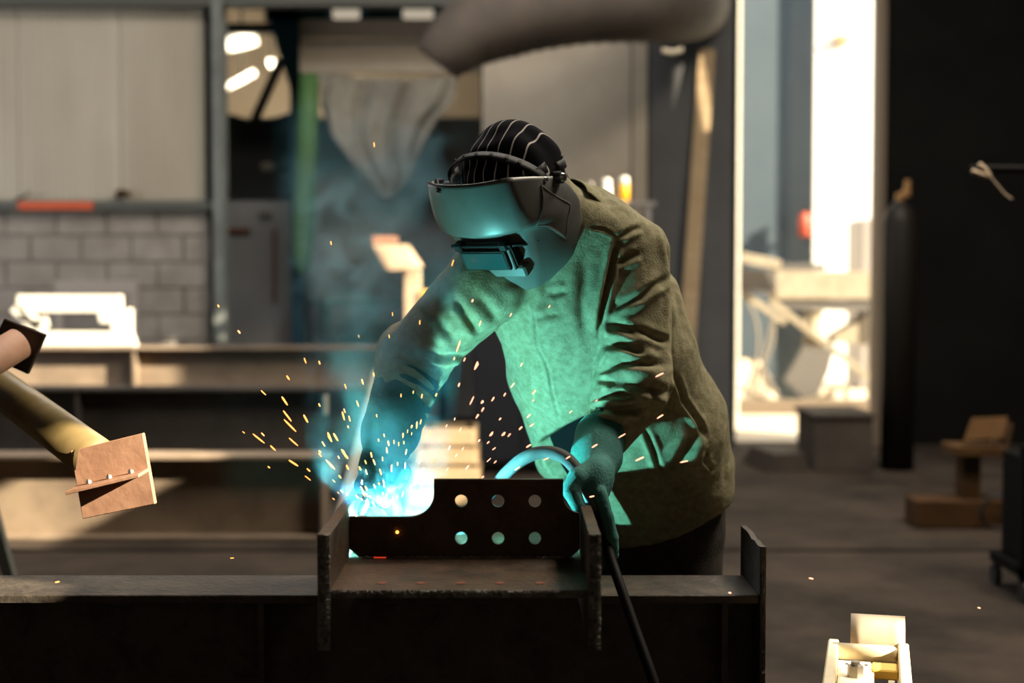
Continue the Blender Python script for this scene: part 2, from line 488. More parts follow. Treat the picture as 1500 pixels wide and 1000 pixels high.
mb = MB().box((XL, YF, -0.12), (XR, WY + 0.25, 0.0))
floor = tag(mb.build('floor', 'floor'), 'dusty brown grey concrete floor of the hall', kind='structure')
for k, y in enumerate((6.73, 3.9)):
    o = MB().box((XL, y - 0.03, 0.0), (XR, y + 0.03, 0.0015)).build('floor_joint', 'joint', floor)
tag(MB().box((-60, -40, -0.5), (60, 80, -0.13)).build('ground', 'ground'), 'sunlit pale ground outside the hall', kind='structure')
apron = tag(MB().box((0.2, WY + 0.25, -0.13), (40, 40, -0.004)).build('pavement', 'ground'), 'sunlit concrete apron beyond the doorway', kind='structure')
holed_panel('ceiling', XL - 0.2, XR + 0.02, YF - 0.2, WY + 0.12, LAMP_HOLES, lambda u, v, w: (u, v, ZC + 0.1 * w), 'roof')['label'] = 'dark roof of the hall with two openings added for the fill lamps'

# openings made up in the unseen side wall, each shaped to land a sun patch
def span(y0, y1, *pts): return (y0, y1, min(sunspot([q])[2] for q in pts), max(sunspot([q])[3] for q in pts))
def quad(a, b, c, d, Y): return [P(a, b, Y), P(c, d, Y), P(a, d, Y), P(c, b, Y)]
k1 = sunspot([P(-150, 740, 7.08), P(350, 740, 7.08)])
win = [
    span(k1[0], k1[1], P(272, 700, 7.08), P(24, 700, 7.08)),                     # on the nearest beam row
    sunspot(quad(-30, 425, 274, 560, 9.48)),                                    # white frame, far beam row
    sunspot(quad(540, 340, 625, 500, 10.2), 0.03),                              # tool rest
    sunspot(quad(590, 620, 705, 715, 7.6), 0.03),                               # slatted crate
    sunspot(quad(95, 630, 232, 765, 2.88), 0.05),                               # brace plate
    (0.70, 1.52, 2.10, 2.275),                                                   # roller stand
    sunspot([P(1022, 80, 10.9), P(1046, 190, 10.9)]),                           # plank on the wall
    sunspot(quad(858, 255, 930, 290, 10.3), 0.02),                              # bottle tops
]
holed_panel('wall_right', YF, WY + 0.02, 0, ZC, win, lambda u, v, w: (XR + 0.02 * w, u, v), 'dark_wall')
n = 0
for (a, b, c, d) in win:
    n += 1
    fr = MB()
    for lo, hi in (((XR - 0.03, a - 0.05, c - 0.05), (XR, a, d + 0.05)), ((XR - 0.03, b, c - 0.05), (XR, b + 0.05, d + 0.05)),
                   ((XR - 0.03, a, c - 0.05), (XR, b, c)), ((XR - 0.03, a, d), (XR, b, d + 0.05))):
        fr.box(lo, hi)
    tag(fr.build('window_%d' % n, 'black_steel'), 'small high window frame added in the side wall to shape a sun patch', kind='structure')
    portal('window_sky', (XR + 0.01, (a + b) / 2, (c + d) / 2), (0, math.radians(90), 0), d - c, b - a)
gate = (6.4, 10.0, 0.7, 3.7)  # made-up opening in the unseen wall, cut for the side lamp
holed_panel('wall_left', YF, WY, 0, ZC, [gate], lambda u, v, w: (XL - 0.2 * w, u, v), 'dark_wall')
holed_panel('wall_front', XL, XR, 0, ZC, [], lambda u, v, w: (u, YF - 0.2 * w, v), 'beige_wall')

DX0, DX1 = P(1079, 400, WY)[0], P(1283, 400, WY)[0]
OX0, OX1 = P(326, 300, WY)[0], P(704, 300, WY)[0]
LZ = P(500, 9, WY)[2]
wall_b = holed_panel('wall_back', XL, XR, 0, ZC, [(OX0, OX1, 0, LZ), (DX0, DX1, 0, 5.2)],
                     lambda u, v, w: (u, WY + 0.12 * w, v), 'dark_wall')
wall_b['label'] = 'rear wall of concrete blocks, ribbed cladding and plain panels'
portal('doorway_sky', ((DX0 + DX1) / 2, WY + 0.2, 2.6), (math.radians(-90), 0, 0), DX1 - DX0, 5.2)

# concrete blocks, each a piece of the back wall
bx1 = OX0 - 0.10
bh, bl = 0.19, 0.39
blk_me = {}
MB().box((XL + 0.02, WY - 0.012, 0), (bx1, WY, 1.84)).build('mortar_bed', 'mortar', wall_b)
for r in range(9):
    z0 = 0.01 + r * (bh + 0.012)
    x = bx1 - (0.2 if r % 2 else 0.0)
    if r % 2:
        MB().box((bx1 - 0.188, WY - 0.030, z0), (bx1, WY - 0.010, z0 + bh)).bevel(0.004).build('block', 'block', wall_b)
    while x > -4.6:
        j = 0.004 * random.random()
        o = MB().box((x - bl, WY - 0.028 - j, z0), (x - 0.012, WY - 0.010, z0 + bh)).bevel(0.004).build('block', 'block', wall_b)
        x -= bl
# ribbed cladding sheets
def cladding(x0, x1, z0, z1):
    rows = []
    xs = []; x = x0; k = 0
    prof = [(0.0, 0.0), (0.022, 0.0), (0.030, 0.010), (0.044, 0.010), (0.052, 0.0)]
    pts = []
    while x < x1 - 0.055:
        for dx, dy in prof[:-1]: pts.append((x + dx, dy))
        x += 0.052
    pts.append((x1, 0.0))
    mb = MB(); mb.grid([[(a, WY - 0.012 - d, z) for a, d in pts] for z in (z0, z1)])
    mb.grid([[(x0, WY - 0.012, z), (x0, WY, z)] for z in (z0, z1)]); mb.grid([[(x1, WY, z), (x1, WY - 0.012, z)] for z in (z0, z1)])
    return mb.build('cladding_sheet', 'cladding', wall_b)
zc0 = P(100, 294, WY)[2]
edges = [-5.6, -4.75, P(28, 200, WY)[0], P(178, 200, WY)[0], bx1 - 0.02]
for a, b in zip(edges, edges[1:]): cladding(a + 0.004, b - 0.004, zc0, 4.4)
# plain panels behind the worker
for a, b, m_ in ((706, 924, 'beige_wall'), (925, 948, 'cream_panel'), (950, 1073, 'slate')):
    xa, xb = P(a, 300, WY)[0], P(b, 300, WY)[0]
    MB().box((xa + 0.003, WY - 0.02, 0.0), (xb - 0.003, WY, 5.0)).bevel(0.004).build('wall_panel', m_, wall_b)

# steel post, rail and lintel
x0, x1 = P(315, 300, WY - 0.1)[0], P(331, 300, WY - 0.1)[0]
post = empty('steel_column', ((x0 + x1) / 2, WY - 0.1, 0), 'grey green steel column at the edge of the block wall', kind='structure')
MB().box((x0, WY - 0.18, 0), (x1, WY - 0.165, 5.5)).build('flange', 'column_green', post)
MB().box((x0, WY - 0.015, 0), (x1, WY - 0.0, 5.5)).build('flange', 'column_green', post)
MB().box(((x0 + x1) / 2 - 0.006, WY - 0.165, 0), ((x0 + x1) / 2 + 0.006, WY - 0.015, 5.5)).build('web', 'column_green', post)
za, zb = P(100, 308, WY - 0.1)[2], P(100, 294, WY - 0.1)[2]
rail = tag(MB().box((-5.5, WY - 0.12, za), (x0, WY - 0.035, zb)).bevel(0.008, 2).build('wall_rail', 'rail_green'),
           'dark green steel rail running across the block wall', 'rail', kind='structure')
xo, xp = P(26, 300, WY - 0.13)[0], P(136, 300, WY - 0.13)[0]
MB().box((xo, WY - 0.128, za + 0.005), (xp, WY - 0.12, zb - 0.008)).bevel(0.002).build('orange_strip', 'orange_red', rail)
zr = zb
# odds and ends lying on the rail
s = MB()
c0 = P(180, 290, WY - 0.08)
pts = spline([c0 + [-0.05, 0, 0.005], c0 + [-0.02, 0, 0.035], c0 + [0.03, 0, 0.03], c0 + [0.06, 0, 0.005]], 4)
tag(s.tube([(p[0], p[1], max(p[2], zr + 0.014)) for p in pts], [0.012, 0.02, 0.03, 0.035, 0.034, 0.03, 0.028, 0.03, 0.026, 0.02, 0.014, 0.012, 0.01][:len(pts)], 8).build('rag', 'timber', smooth=True), 'crumpled brown rag lying on the wall rail', 'rag')
c1 = P(35, 288, WY - 0.08)
tag(MB().tube([(c1[0] - 0.06, WY - 0.08, zr + 0.012), (c1[0], WY - 0.08, zr + 0.03), (c1[0] + 0.05, WY - 0.08, zr + 0.075)], [0.012, 0.011, 0.006], 8).build('hand_tool', 'black_steel'), 'thin dark hand tool sticking up from the wall rail', 'tool')
xA = P(706, 0, WY - 0.1)[0]
tag(MB().box((-5.6, WY - 0.16, P(400, 10, WY - 0.1)[2]), (xA + 0.2, WY - 0.002, P(400, 10, WY - 0.1)[2] + 0.25)).build('lintel_beam', 'rail_green'),
    'dark steel beam along the top of the rear bay', 'beam', kind='structure')
# door frame
xj = DX1
tag(MB().box((xj - 0.015, WY - 0.06, 0), (xj + 0.05, WY + 0.12, 5.2)).build('door_jamb', 'brown_post'), 'brown steel door jamb beside the dark wall', kind='structure')
xa, xb = P(1072, 300, 12.3)[0], P(1084, 300, 12.3)[0]
tag(MB().box((xa, 12.3, -0.004), (xb, 12.37, 5.2)).bevel(0.005).build('door_post', 'white_paint'), 'cream painted gate post just outside the doorway', 'post', kind='structure')

# ================================================================== back bay behind the opening
BY = 13.2
bay = tag(MB().box((OX0 - 1.2, BY, -0.004), (OX1 + 1.2, BY + 0.1, P(380, 172, BY)[2])).build('wall_bay', 'bay_slate'), 'dark slate coloured rear wall of the bay', kind='structure')
MBx = MB().box((OX0 - 1.2, WY + 0.25, -0.12), (OX1 + 1.2, BY, -0.002)).build('floor_bay', 'floor'); tag(MBx, 'concrete floor of the rear bay', kind='structure')
tag(MB().box((OX0 - 1.2, WY + 0.1, 4.6), (OX1 + 1.2, 16.2, 4.7)).build('ceiling_bay', 'roof'), 'dark roof of the rear bay', kind='structure')
tag(MB().box((OX0 - 1.3, WY + 0.12, -0.1), (OX0 - 1.2, 16.2, 4.7)).build('wall_bay_side', 'bay_slate'), 'dark side wall of the rear bay', kind='structure')
tag(MB().box((OX1 + 1.2, WY + 0.12, -0.1), (OX1 + 1.3, 16.2, 4.7)).build('wall_bay_end', 'bay_slate'), 'dark end wall of the rear bay', kind='structure')
tag(MB().box((OX0 - 1.2, 16.1, -0.1), (OX1 + 1.2, 16.2, 4.7)).build('wall_bay_far', 'far_wall'), 'warm beige far wall lit by tube lamps', kind='structure')
def lamp_tube(a, b, r, label, Y):
    A, B = P(*a, Y), P(*b, Y)
    t = empty('tube_lamp', tuple((A + B) / 2), label, 'lamp')
    MB().tube([A, B], r, 12).build('tube', 'lamp_tube', t, smooth=True)
    MB().tube([(A + B) / 2, [*((A + B) / 2)[:2], 4.6]], 0.008, 6).build('hanger', 'black_steel', t)
    d = bpy.data.lights.new('tube_lamp_light', 'POINT'); d.energy = 26; d.color = (1, 0.86, 0.62); d.shadow_soft_size = 0.1
    o = bpy.data.objects.new('tube_lamp_light', d); COL.objects.link(o); o.parent = t; o.location = (0, -0.25, -0.05)
lamp_tube((333, 66), (376, 55), 0.075, 'wide glowing tube lamp high in the rear bay', 14.6)
lamp_tube((333, 128), (374, 106), 0.034, 'slim slanting tube lamp low in the rear bay', 14.6)
lamp_tube((394, 94), (403, 91), 0.045, 'short glowing lamp beside the navy frame', 14.6)
Y = 12.4
A = P(330, 40, Y); B = P(396, 40, Y)
tag(MB().box((A[0] - 0.6, Y, P(0, 48, Y)[2]), (B[0] + 0.3, Y + 0.1, P(0, 34, Y)[2])).build('cross_beam', 'black_steel'), 'black cross beam above the tube lamps', 'beam', kind='thing')
nf = empty('navy_frame', tuple(P(420, 400, 12.3)), 'navy blue slanted steel frame in the rear bay', 'frame')
nf.location.z = 0
q = [P(388, 6, 12.3), P(441, 6, 12.3), P(441, 132, 12.3), P(426, 132, 12.3), P(406, 70, 12.3)]
MB().poly_prism(q, (0, 0.12, 0)).build('gusset', 'navy', nf)
MB().box((P(388, 0, 12.3)[0], 12.3, P(0, 30, 12.3)[2]), (P(760, 0, 12.3)[0], 12.42, P(0, 8, 12.3)[2])).build('top_beam', 'navy', nf)
MB().box((P(424, 0, 12.3)[0], 12.3, -0.002), (P(440, 0, 12.3)[0], 12.42, P(0, 120, 12.3)[2])).build('upright', 'navy', nf)
for a, b in ((487, 526), (590, 634)):
    t = tag(MB().box((P(a, 0, 12.25)[0], 12.25, P(0, 27, 12.25)[2]), (P(b, 0, 12.25)[0], 12.29, P(0, 11, 12.25)[2])).bevel(0.008, 2).build('ceiling_lamp', 'lamp_dim'),
            'short glowing lamp fixed to the navy top beam', 'lamp', 'lamps along the navy top beam')
tag(MB().bar(P(412, 88, 12.5), P(372, 178, 12.5), 0.07, 0.07, (0, 1, 0)).build('brace', 'black_steel'), 'dark diagonal brace crossing the lamp glow', 'brace')
# dark machine hood
hood = empty('press_machine', tuple(P(385, 400, 12.7)), 'hulking black machine with a humped top in the rear bay', 'machine'); hood.location.z = 0
top = [P(x_, y_, 12.6) for x_, y_ in ((322, 166), (345, 168), (365, 178), (392, 176), (420, 166), (442, 160), (442, 292), (322, 292))]
MB().poly_prism(top, (0, 0.45, 0)).build('hood', 'black_steel', hood)
MB().box((P(326, 0, 12.6)[0], 12.62, -0.002), (P(440, 0, 12.6)[0], 13.0, P(0, 290, 12.6)[2])).build('body', 'bay_slate', hood)
for (x_, y_) in ((392, 244), (389, 314)):
    c = P(x_, y_, 12.6)
    MB().box((c[0] - 0.06, c[1] - 0.02, c[2] - 0.035), (c[0] + 0.06, c[1] + 0.02, c[2] + 0.035)).bevel(0.015, 2).build('gauge', 'tarp', hood)
for (x_, y_, x2_, y2_) in ((334, 334, 366, 341), (400, 335, 405, 440)):
    a_, b_ = P(x_, y_, 12.6), P(x2_, y2_, 12.6)
    MB().box((a_[0], 12.57, b_[2]), (b_[0], 12.63, a_[2])).build('trim_bar', 'rust_red', hood)
# low clutter: dark bench in the bay
bn = empty('work_bench', tuple(P(560, 460, 12.4)), 'low dark bench standing in the rear bay', 'bench'); bn.location.z = 0
MB().box((P(450, 0, 12.3)[0], 12.3, P(0, 448, 12.3)[2]), (P(660, 0, 12.3)[0], 12.9, P(0, 440, 12.3)[2])).build('top', 'black_steel', bn)
for x_ in (460, 640):
    for y_ in (12.35, 12.8):
        MB().box((P(x_, 0, 12.3)[0], y_, -0.002), (P(x_, 0, 12.3)[0] + 0.06, y_ + 0.06, P(0, 448, 12.3)[2])).build('leg', 'black_steel', bn)

# ================================================================== hung panel, tarp, green strap, duct
pn = empty('hung_panel', tuple(P(560, 65, WY + 0.3)), 'wide beige panel hung above the grey tarpaulin', 'panel')
for a, b, c, d in ((438, 704, 58, 107), (438, 704, 28, 56)):
    MB().box((P(a, 0, 11.4)[0], 11.4, P(0, d, 11.4)[2]), (P(b, 0, 11.4)[0], 11.44, P(0, c, 11.4)[2])).bevel(0.006).build('sheet', 'cream_panel', pn)
for x_ in (470, 670):
    MB().box((P(x_, 0, 11.42)[0] - 0.01, 11.41, P(0, 30, 11.42)[2]), (P(x_, 0, 11.42)[0] + 0.01, 11.43, 4.6)).build('hanger', 'black_steel', pn)
# tarpaulin
def tarp():
    rows = []
    nx, nz = 40, 36
    Lc = [(466, 106), (470, 150), (486, 200), (520, 245), (548, 278), (560, 290)]
    Rc = [(672, 112), (664, 150), (640, 175), (618, 215), (600, 262), (575, 290)]
    def lerp(c, t):
        k = t * (len(c) - 1); i = min(int(k), len(c) - 2); f = k - i
        return np.array(c[i]) * (1 - f) + np.array(c[i + 1]) * f
    for j in range(nz + 1):
        t = j / nz; l, r = lerp(Lc, t), lerp(Rc, t); row = []
        for i in range(nx + 1):
            s_ = i / nx; p = l * (1 - s_) + r * s_
            sag = 10 * math.sin(math.pi * s_) * (1 - t) * 0.6
            dep = 0.06 * math.sin(s_ * 19 + 3.0 * t + 2 * math.sin(4 * t)) * (0.35 + 0.65 * t) + 0.05 * math.sin(s_ * 7 - 5 * t) + 0.02 * math.sin(s_ * 41 + 8 * t)
            row.append(P(p[0], p[1] + sag, 11.2 + dep))
        rows.append(row)
    o = MB().grid(rows).build('tarpaulin', 'tarp', smooth=True)
    md = o.modifiers.new('thickness', 'SOLIDIFY'); md.thickness = 0.004
    return tag(o, 'grey tarpaulin draped below the hung panel', 'tarpaulin')
tarp()
# green strap hanging in the opening
rows = []
for (y_, a, b) in ((108, 440, 466), (170, 437, 466), (250, 433, 464), (320, 430, 462), (370, 431, 458), (402, 436, 450)):
    rows.append([P(a, y_, 11.1), P((a + b) / 2, y_, 11.07), P(b, y_, 11.1)])
o = MB().grid(rows).build('hanging_strap', 'green_strap', smooth=True)
o.modifiers.new('thickness', 'SOLIDIFY').thickness = 0.012
tag(o, 'long green sling hanging beside the tarpaulin', 'sling')
# fume duct
dp = spline([P(642, 92, 9.2), P(658, 72, 9.2), P(692, 46, 9.25), P(760, 22, 9.35), P(850, 8, 9.5), P(940, 6, 9.7), P(990, 8, 10.1), P(1012, 8, 10.6), P(1020, 8, 11.06)], 8)
du = empty('fume_duct', tuple(dp[0]), 'fat dark fume duct with a drooping open end', 'duct')
rr = [0.155 + 0.10 * min(1, i / 22) + 0.006 * (-1) ** i for i in range(len(dp))]
MB().tube(dp, rr, 20, caps=False).build('hose', 'duct', du, smooth=True)
MB().tube([dp[0], dp[0] + (dp[0] - dp[1]) * 0.6], [0.165, 0.168], 20, caps=False).build('end_ring', 'duct', du)
for p in (dp[18], dp[40]):
    MB().tube([p, [p[0], p[1], ZC]], 0.012, 6).build('hanger', 'black_steel', du)
MB().tube([P(970, 74, 9.3), P(985, 77, 9.3), P(1000, 73, 9.3)], 0.018, 8).build('clamp', 'cream_steel', du)
# plank leaning on the wall
A, B = P(1036, 72, 10.95), P(1012, 420, 10.80)
B2 = A + (B - A) * (A[2] / (A[2] - B[2]))
tag(MB().bar(A, B2, 0.12, 0.03, (0, 1, 0)).build('long_plank', 'wood'), 'long pale plank leaning on the slate coloured wall', 'plank')

# bottle tops showing above the shoulder: two sprayer cans on a shelf hidden behind the worker
sh = empty('wall_shelf', tuple(P(890, 300, 10.3)), 'narrow shelf rack standing behind the worker', 'shelf'); sh.location.z = 0
zs = P(890, 296, 10.3)[2]
MB().box((P(840, 0, 10.3)[0], 10.2, zs - 0.03), (P(960, 0, 10.3)[0], 10.45, zs)).build('top', 'grey_steel', sh)
for x_ in (846, 945):
    for y_ in (10.21, 10.40):
        MB().box((P(x_, 0, 10.3)[0], y_, 0), (P(x_, 0, 10.3)[0] + 0.04, y_ + 0.04, zs - 0.03)).build('leg', 'grey_steel', sh)
for px, py, m_, lab in ((888, 262, 'white_plastic', 'white capped bottle standing on the rack'), (914, 259, 'yellow_plastic', 'yellow bottle with a white cap on the rack'), (862, 266, 'grey_steel', 'dull grey bottle standing on the rack')):
    c = P(px, py, 10.3)
    b = empty('bottle', (c[0], 10.3, zs), lab, 'bottle')
    MB().tube([(c[0], 10.3, zs), (c[0], 10.3, c[2] - 0.06), (c[0], 10.3, c[2] - 0.045)], [0.036, 0.036, 0.026], 14).build('body', m_, b, smooth=True)
    MB().tube([(c[0], 10.3, c[2] - 0.05), (c[0], 10.3, c[2] - 0.012), (c[0], 10.3, c[2])], [0.034, 0.034, 0.02], 14).build('cap', 'white_plastic' if m_ != 'grey_steel' else m_, b, smooth=True)

# ================================================================== beams lying on the floor
def ibeam(name, x0, x1, y0, B, z0, H, material, label, tf=0.02, tw=0.012, stiff=(), group=None, cat='beam', end_plate=False):
    yc = y0 + B / 2
    t = empty(name, ((x0 + x1) / 2, yc, z0), label, cat, group, 'thing')
    MB().box((x0, y0, z0 + H - tf), (x1, y0 + B, z0 + H)).bevel(0.003).build('top_flange', material, t)
    MB().box((x0, y0, z0), (x1, y0 + B, z0 + tf)).bevel(0.003).build('bottom_flange', material, t)
    MB().box((x0, yc - tw / 2, z0 + tf), (x1, yc + tw / 2, z0 + H - tf)).build('web', material, t)
    for x in stiff:
        MB().box((x - 0.008, y0 + 0.01, z0 + tf), (x + 0.008, yc - tw / 2, z0 + H - tf)).build('stiffener', material, t)
        MB().box((x - 0.008, yc + tw / 2, z0 + tf), (x + 0.008, y0 + B - 0.01, z0 + H - tf)).build('stiffener', material, t)
    return t
X = lambda px, Y: P(px, 500, Y)[0]
ibeam('steel_beam', -5.2, X(478, 7.0), 6.98, 0.22, 0.0, 0.42, 'beam_rust', 'single rusty beam lying directly on the floor behind the olive tube', stiff=(X(474, 7.0) - 0.01,))
ibeam('steel_beam', -5.4, X(548, 8.2), 8.20, 0.22, 0.24, 0.42, 'beam_black', 'blackened beam raised on timber blocks between two rusty beams', stiff=(X(118, 8.3),))
for x_ in (-4.6, -2.9, X(520, 8.2)):
    tag(MB().box((x_ - 0.08, 8.15, 0), (x_ + 0.08, 8.55, 0.24)).bevel(0.006).build('timber_block', 'timber'), 'squared timber block propping up the blackened beam', 'block', 'timber blocks under the blackened beam')
ibeam('steel_beam', -5.4, X(562, 9.4), 9.40, 0.22, 0.42, 0.42, 'beam_rust', 'rusty beam on top of its stack, carrying the white frame', stiff=(X(201, 9.5), X(560, 9.4) - 0.01))
ibeam('steel_beam', -5.4, X(562, 9.4), 9.40, 0.22, 0.0, 0.42, 'beam_rust', 'rusty beam at the bottom of the far stack')
# pale tag on the end of the nearest beam row
a = P(478, 592, 7.0)
tg = empty('marker_rod', (a[0], 6.96, 0.42), 'thin dark rod with a pale tag standing on the beam end', 'marker')
MB().tube([(a[0], 7.0, 0.42), (a[0], 7.0, a[2] + 0.08)], 0.006, 6).build('rod', 'black_steel', tg)
MB().box((a[0] - 0.011, 6.985, a[2] - 0.05), (a[0] + 0.011, 6.993, a[2] + 0.05)).bevel(0.004, 2).build('tag', 'white_paint', tg)
# white frame on the far beam
Y = 9.45
wf = empty('white_frame', tuple(P(108, 500, Y)), 'open white steel frame standing on the far beam stack', 'frame')
wf.location.z = 0.84
def fr(pts, m_='white_paint', nm='bar', par=wf, Yf=9.45, dep=0.06):
    MB().poly_prism([P(x_, y_, Yf) for x_, y_ in pts], (0, dep, 0)).bevel(0.006, 2).build(nm, m_, par)
zb_ = proj((0, Y, 0.84))[1]
fr([(24, 432), (177, 432), (177, 458), (24, 458)], nm='top_bar')
fr([(14, 456), (26, 444), (70, 476), (58, 490)], nm='corner_brace')
fr([(24, 458), (40, 458), (66, zb_ - 14), (66, zb_), (52, zb_)], nm='upright')
fr([(62, 486), (192, 486), (200, zb_), (62, zb_)], nm='bottom_bar')
fr([(162, 456), (190, 452), (190, 488), (162, 488)], nm='upright', dep=0.1)
fr([(142, 458), (162, 458), (162, 474), (146, 474)], nm='corner_lug')
fr([(36, 470), (68, 464), (66, 474), (52, 482)], nm='corner_lug')
# paler grey frame behind it
Y = 10.6
gf = empty('grey_frame', (P(130, 500, Y)[0], Y, 0), 'dull grey portal frame standing in front of the block wall', 'frame')
MB().box((P(74, 0, Y)[0], Y, P(0, 432, Y)[2]), (P(196, 0, Y)[0], Y + 0.05, P(0, 411, Y)[2])).bevel(0.005).build('top_bar', 'pale_frame', gf)
for a, b in ((74, 84), (186, 196)):
    MB().box((P(a, 0, Y)[0], Y, 0), (P(b, 0, Y)[0], Y + 0.05, P(0, 432, Y)[2])).build('upright', 'pale_frame', gf)

# tool rest pedestal
Y = 10.2
pd = empty('tool_pedestal', (P(602, 400, Y)[0], Y, 0), 'cream pedestal with a slanting top plate', 'pedestal')
MB().box((P(590, 0, Y)[0], Y, 0), (P(615, 0, Y)[0], Y + 0.12, P(0, 396, Y)[2])).bevel(0.008).build('column', 'cream_steel', pd)
MB().poly_prism([P(546, 362, Y - 0.05), P(598, 362, Y - 0.05), P(619, 393, Y - 0.1), P(568, 397, Y - 0.1)], (0, 0.05, 0.02)).bevel(0.004).build('top_plate', 'cream_steel', pd)
MB().box((P(543, 0, Y)[0], Y + 0.02, P(0, 357, Y)[2]), (P(580, 0, Y)[0], Y + 0.08, P(0, 346, Y)[2])).bevel(0.005).build('rest_bar', 'primer', pd)
MB().tube([P(550, 357, Y + 0.05), P(556, 366, Y + 0.02)], 0.012, 8).build('bracket', 'primer', pd)
MB().box((P(614, 0, Y)[0], Y - 0.02, P(0, 445, Y)[2]), (P(628, 0, Y)[0], Y + 0.1, P(0, 425, Y)[2])).bevel(0.01).build('switch_box', 'machine_yellow', pd)

# cabinet made up and added to darken the gap between arm and chest
Y = 9.4
cb_ = empty('gap_filler', (P(765, 0, Y)[0], Y + 0.25, 0), 'low black cabinet added to darken the gap behind the worker', 'cabinet')
xa, xb, zt = P(692, 0, Y)[0], P(838, 0, Y)[0], P(0, 474, Y)[2]
MB().box((xa, Y, 0.04), (xb, Y + 0.45, zt)).bevel(0.008).build('body', 'black_steel', cb_)
xm = (xa + xb) / 2
for a_, b_, h_ in ((xa + 0.015, xm - 0.005, xm - 0.05), (xm + 0.005, xb - 0.015, xm + 0.03)):
    dr = MB().box((a_, Y - 0.018, 0.08), (b_, Y, zt - 0.03)).bevel(0.004).build('door', 'navy_black', cb_)
    MB().box((h_, Y - 0.04, 0.50), (h_ + 0.02, Y - 0.018, 0.66)).bevel(0.004).build('handle', 'grey_steel', dr)
for x_ in (xa + 0.03, xb - 0.07):
    for y_ in (Y + 0.03, Y + 0.38):
        MB().box((x_, y_, 0), (x_ + 0.04, y_ + 0.04, 0.04)).build('foot', 'black_steel', cb_)

# slatted crate
Y = 7.6
cr = empty('slatted_crate', (P(652, 0, Y)[0], Y + 0.15, 0), 'pale wooden crate of spaced boards, sunlit', 'crate')
zt, zb2 = P(0, 628, Y)[2], 0.0
def cx(z, s): 
    t = (zt - z) / (zt - P(0, 710, Y)[2]); return (P(616, 0, Y)[0] - 0.058 * t) if s < 0 else (P(693, 0, Y)[0] + 0.03 * t)
ys = [(628, 652), (657, 680), (685, 711), (717, 742), (748, 772)]
for a, b in ys:
    z1_, z0_ = P(0, a, Y)[2], max(P(0, b, Y)[2], 0.01)
    MB().poly_prism([(cx(z0_, -1), Y, z0_), (cx(z0_, 1), Y, z0_), (cx(z1_, 1), Y + 0.0, z1_), (cx(z1_, -1), Y, z1_)], (0, 0.018, 0)).bevel(0.003).build('slat', 'wood', cr)
    MB().poly_prism([(cx(z0_, -1), Y + 0.30, z0_), (cx(z0_, 1), Y + 0.30, z0_), (cx(z1_, 1), Y + 0.3, z1_), (cx(z1_, -1), Y + 0.3, z1_)], (0, 0.018, 0)).build('slat', 'wood', cr)
    for sgn in (-1, 1):
        xm = cx(z0_, sgn)
        MB().box((xm - 0.009, Y + 0.018, z0_), (xm + 0.009, Y + 0.30, z1_)).build('slat', 'wood', cr)
for sgn in (-1, 1):
    for y_ in (Y + 0.02, Y + 0.27):
        a_, b_ = cx(0.0, sgn) - sgn * 0.03, cx(zt, sgn) - sgn * 0.03
        MB().poly_prism([(a_ - 0.015, y_, 0), (a_ + 0.015, y_, 0), (b_ + 0.015, y_, zt), (b_ - 0.015, y_, zt)], (0, 0.03, 0)).build('corner_post', 'timber', cr)
# thin pale batten behind the worker's arm
A, B = P(548, 570, 7.55), P(520, 680, 7.5)
B2 = A + (B - A) * (A[2] / (A[2] - B[2]))
A2 = A + (A - B) * 0.25
tag(MB().bar(A2, B2, 0.055, 0.02, (0, 1, 0)).build('wood_batten', 'white_paint'), 'pale batten leaning up behind the worker', 'batten')

# ================================================================== outdoors beyond the doorway
tag(MB().box((-2, 18.0, -0.004), (30, 18.3, 9)).build('neighbour_wall', 'white_wall'), 'bright white neighbouring wall in full sun', 'building', kind='structure')
c = P(1234, 58, 17.9)
tag(MB().box((c[0] - 0.09, 17.9, c[2] - 0.07), (c[0] + 0.09, 18.0, c[2] + 0.07)).bevel(0.02, 2).build('wall_lamp', 'wood'), 'small tan box fixed on the white neighbouring wall', 'box')
a, b = P(1086, 0, 15)[0], P(1189, 0, 15)[0]
dl = empty('door_leaf', ((a + b) / 2, 15, 0), 'tall blue grey gate leaf standing outside the doorway', 'gate')
MB().box((a - 0.5, 15.0, 0.0), (b - 0.22, 15.05, 5.4)).build('leaf_panel', 'bluegrey', dl)
MB().poly_prism([(b - 0.22, 15.0, 0), (b, 14.84, 0), (b, 14.89, 0), (b - 0.22, 15.05, 0)], (0, 0, 5.4)).build('leaf_panel', 'bluegrey', dl)  # fold added to turn this edge from the sun and darken it
MB().box((b + 0.005, 15.02, 0.0), (b + 0.05, 15.07, 5.4)).build('stile', 'pale_frame', dl)
c = P(1181, 326, 14.7)
ex = empty('fire_extinguisher', (c[0], 14.78, c[2] - 0.14), 'small red canister hung on the gate leaf', 'extinguisher')
MB().tube([(c[0], 14.78, c[2] - 0.14), (c[0], 14.78, c[2] + 0.07), (c[0], 14.78, c[2] + 0.11)], [0.06, 0.06, 0.025], 14).build('body', 'red_plastic', ex, smooth=True)
MB().box((c[0] - 0.03, 14.76, c[2] + 0.11), (c[0] + 0.03, 14.84, c[2] + 0.14)).build('handle', 'black_steel', ex)
MB().box((c[0] - 0.02, 14.83, c[2] - 0.12), (c[0] + 0.02, 14.92, c[2] - 0.08)).build('wall_bracket', 'black_steel', ex)
a, b = P(1262, 320, 16.5), P(1290, 365, 16.5)
tag(MB().box((a[0], 16.5, -0.004), (b[0] + 0.5, 17.2, a[2])).bevel(0.02).build('utility_cabinet', 'grey_steel'), 'grey cabinet standing before the white neighbouring wall', 'cabinet')
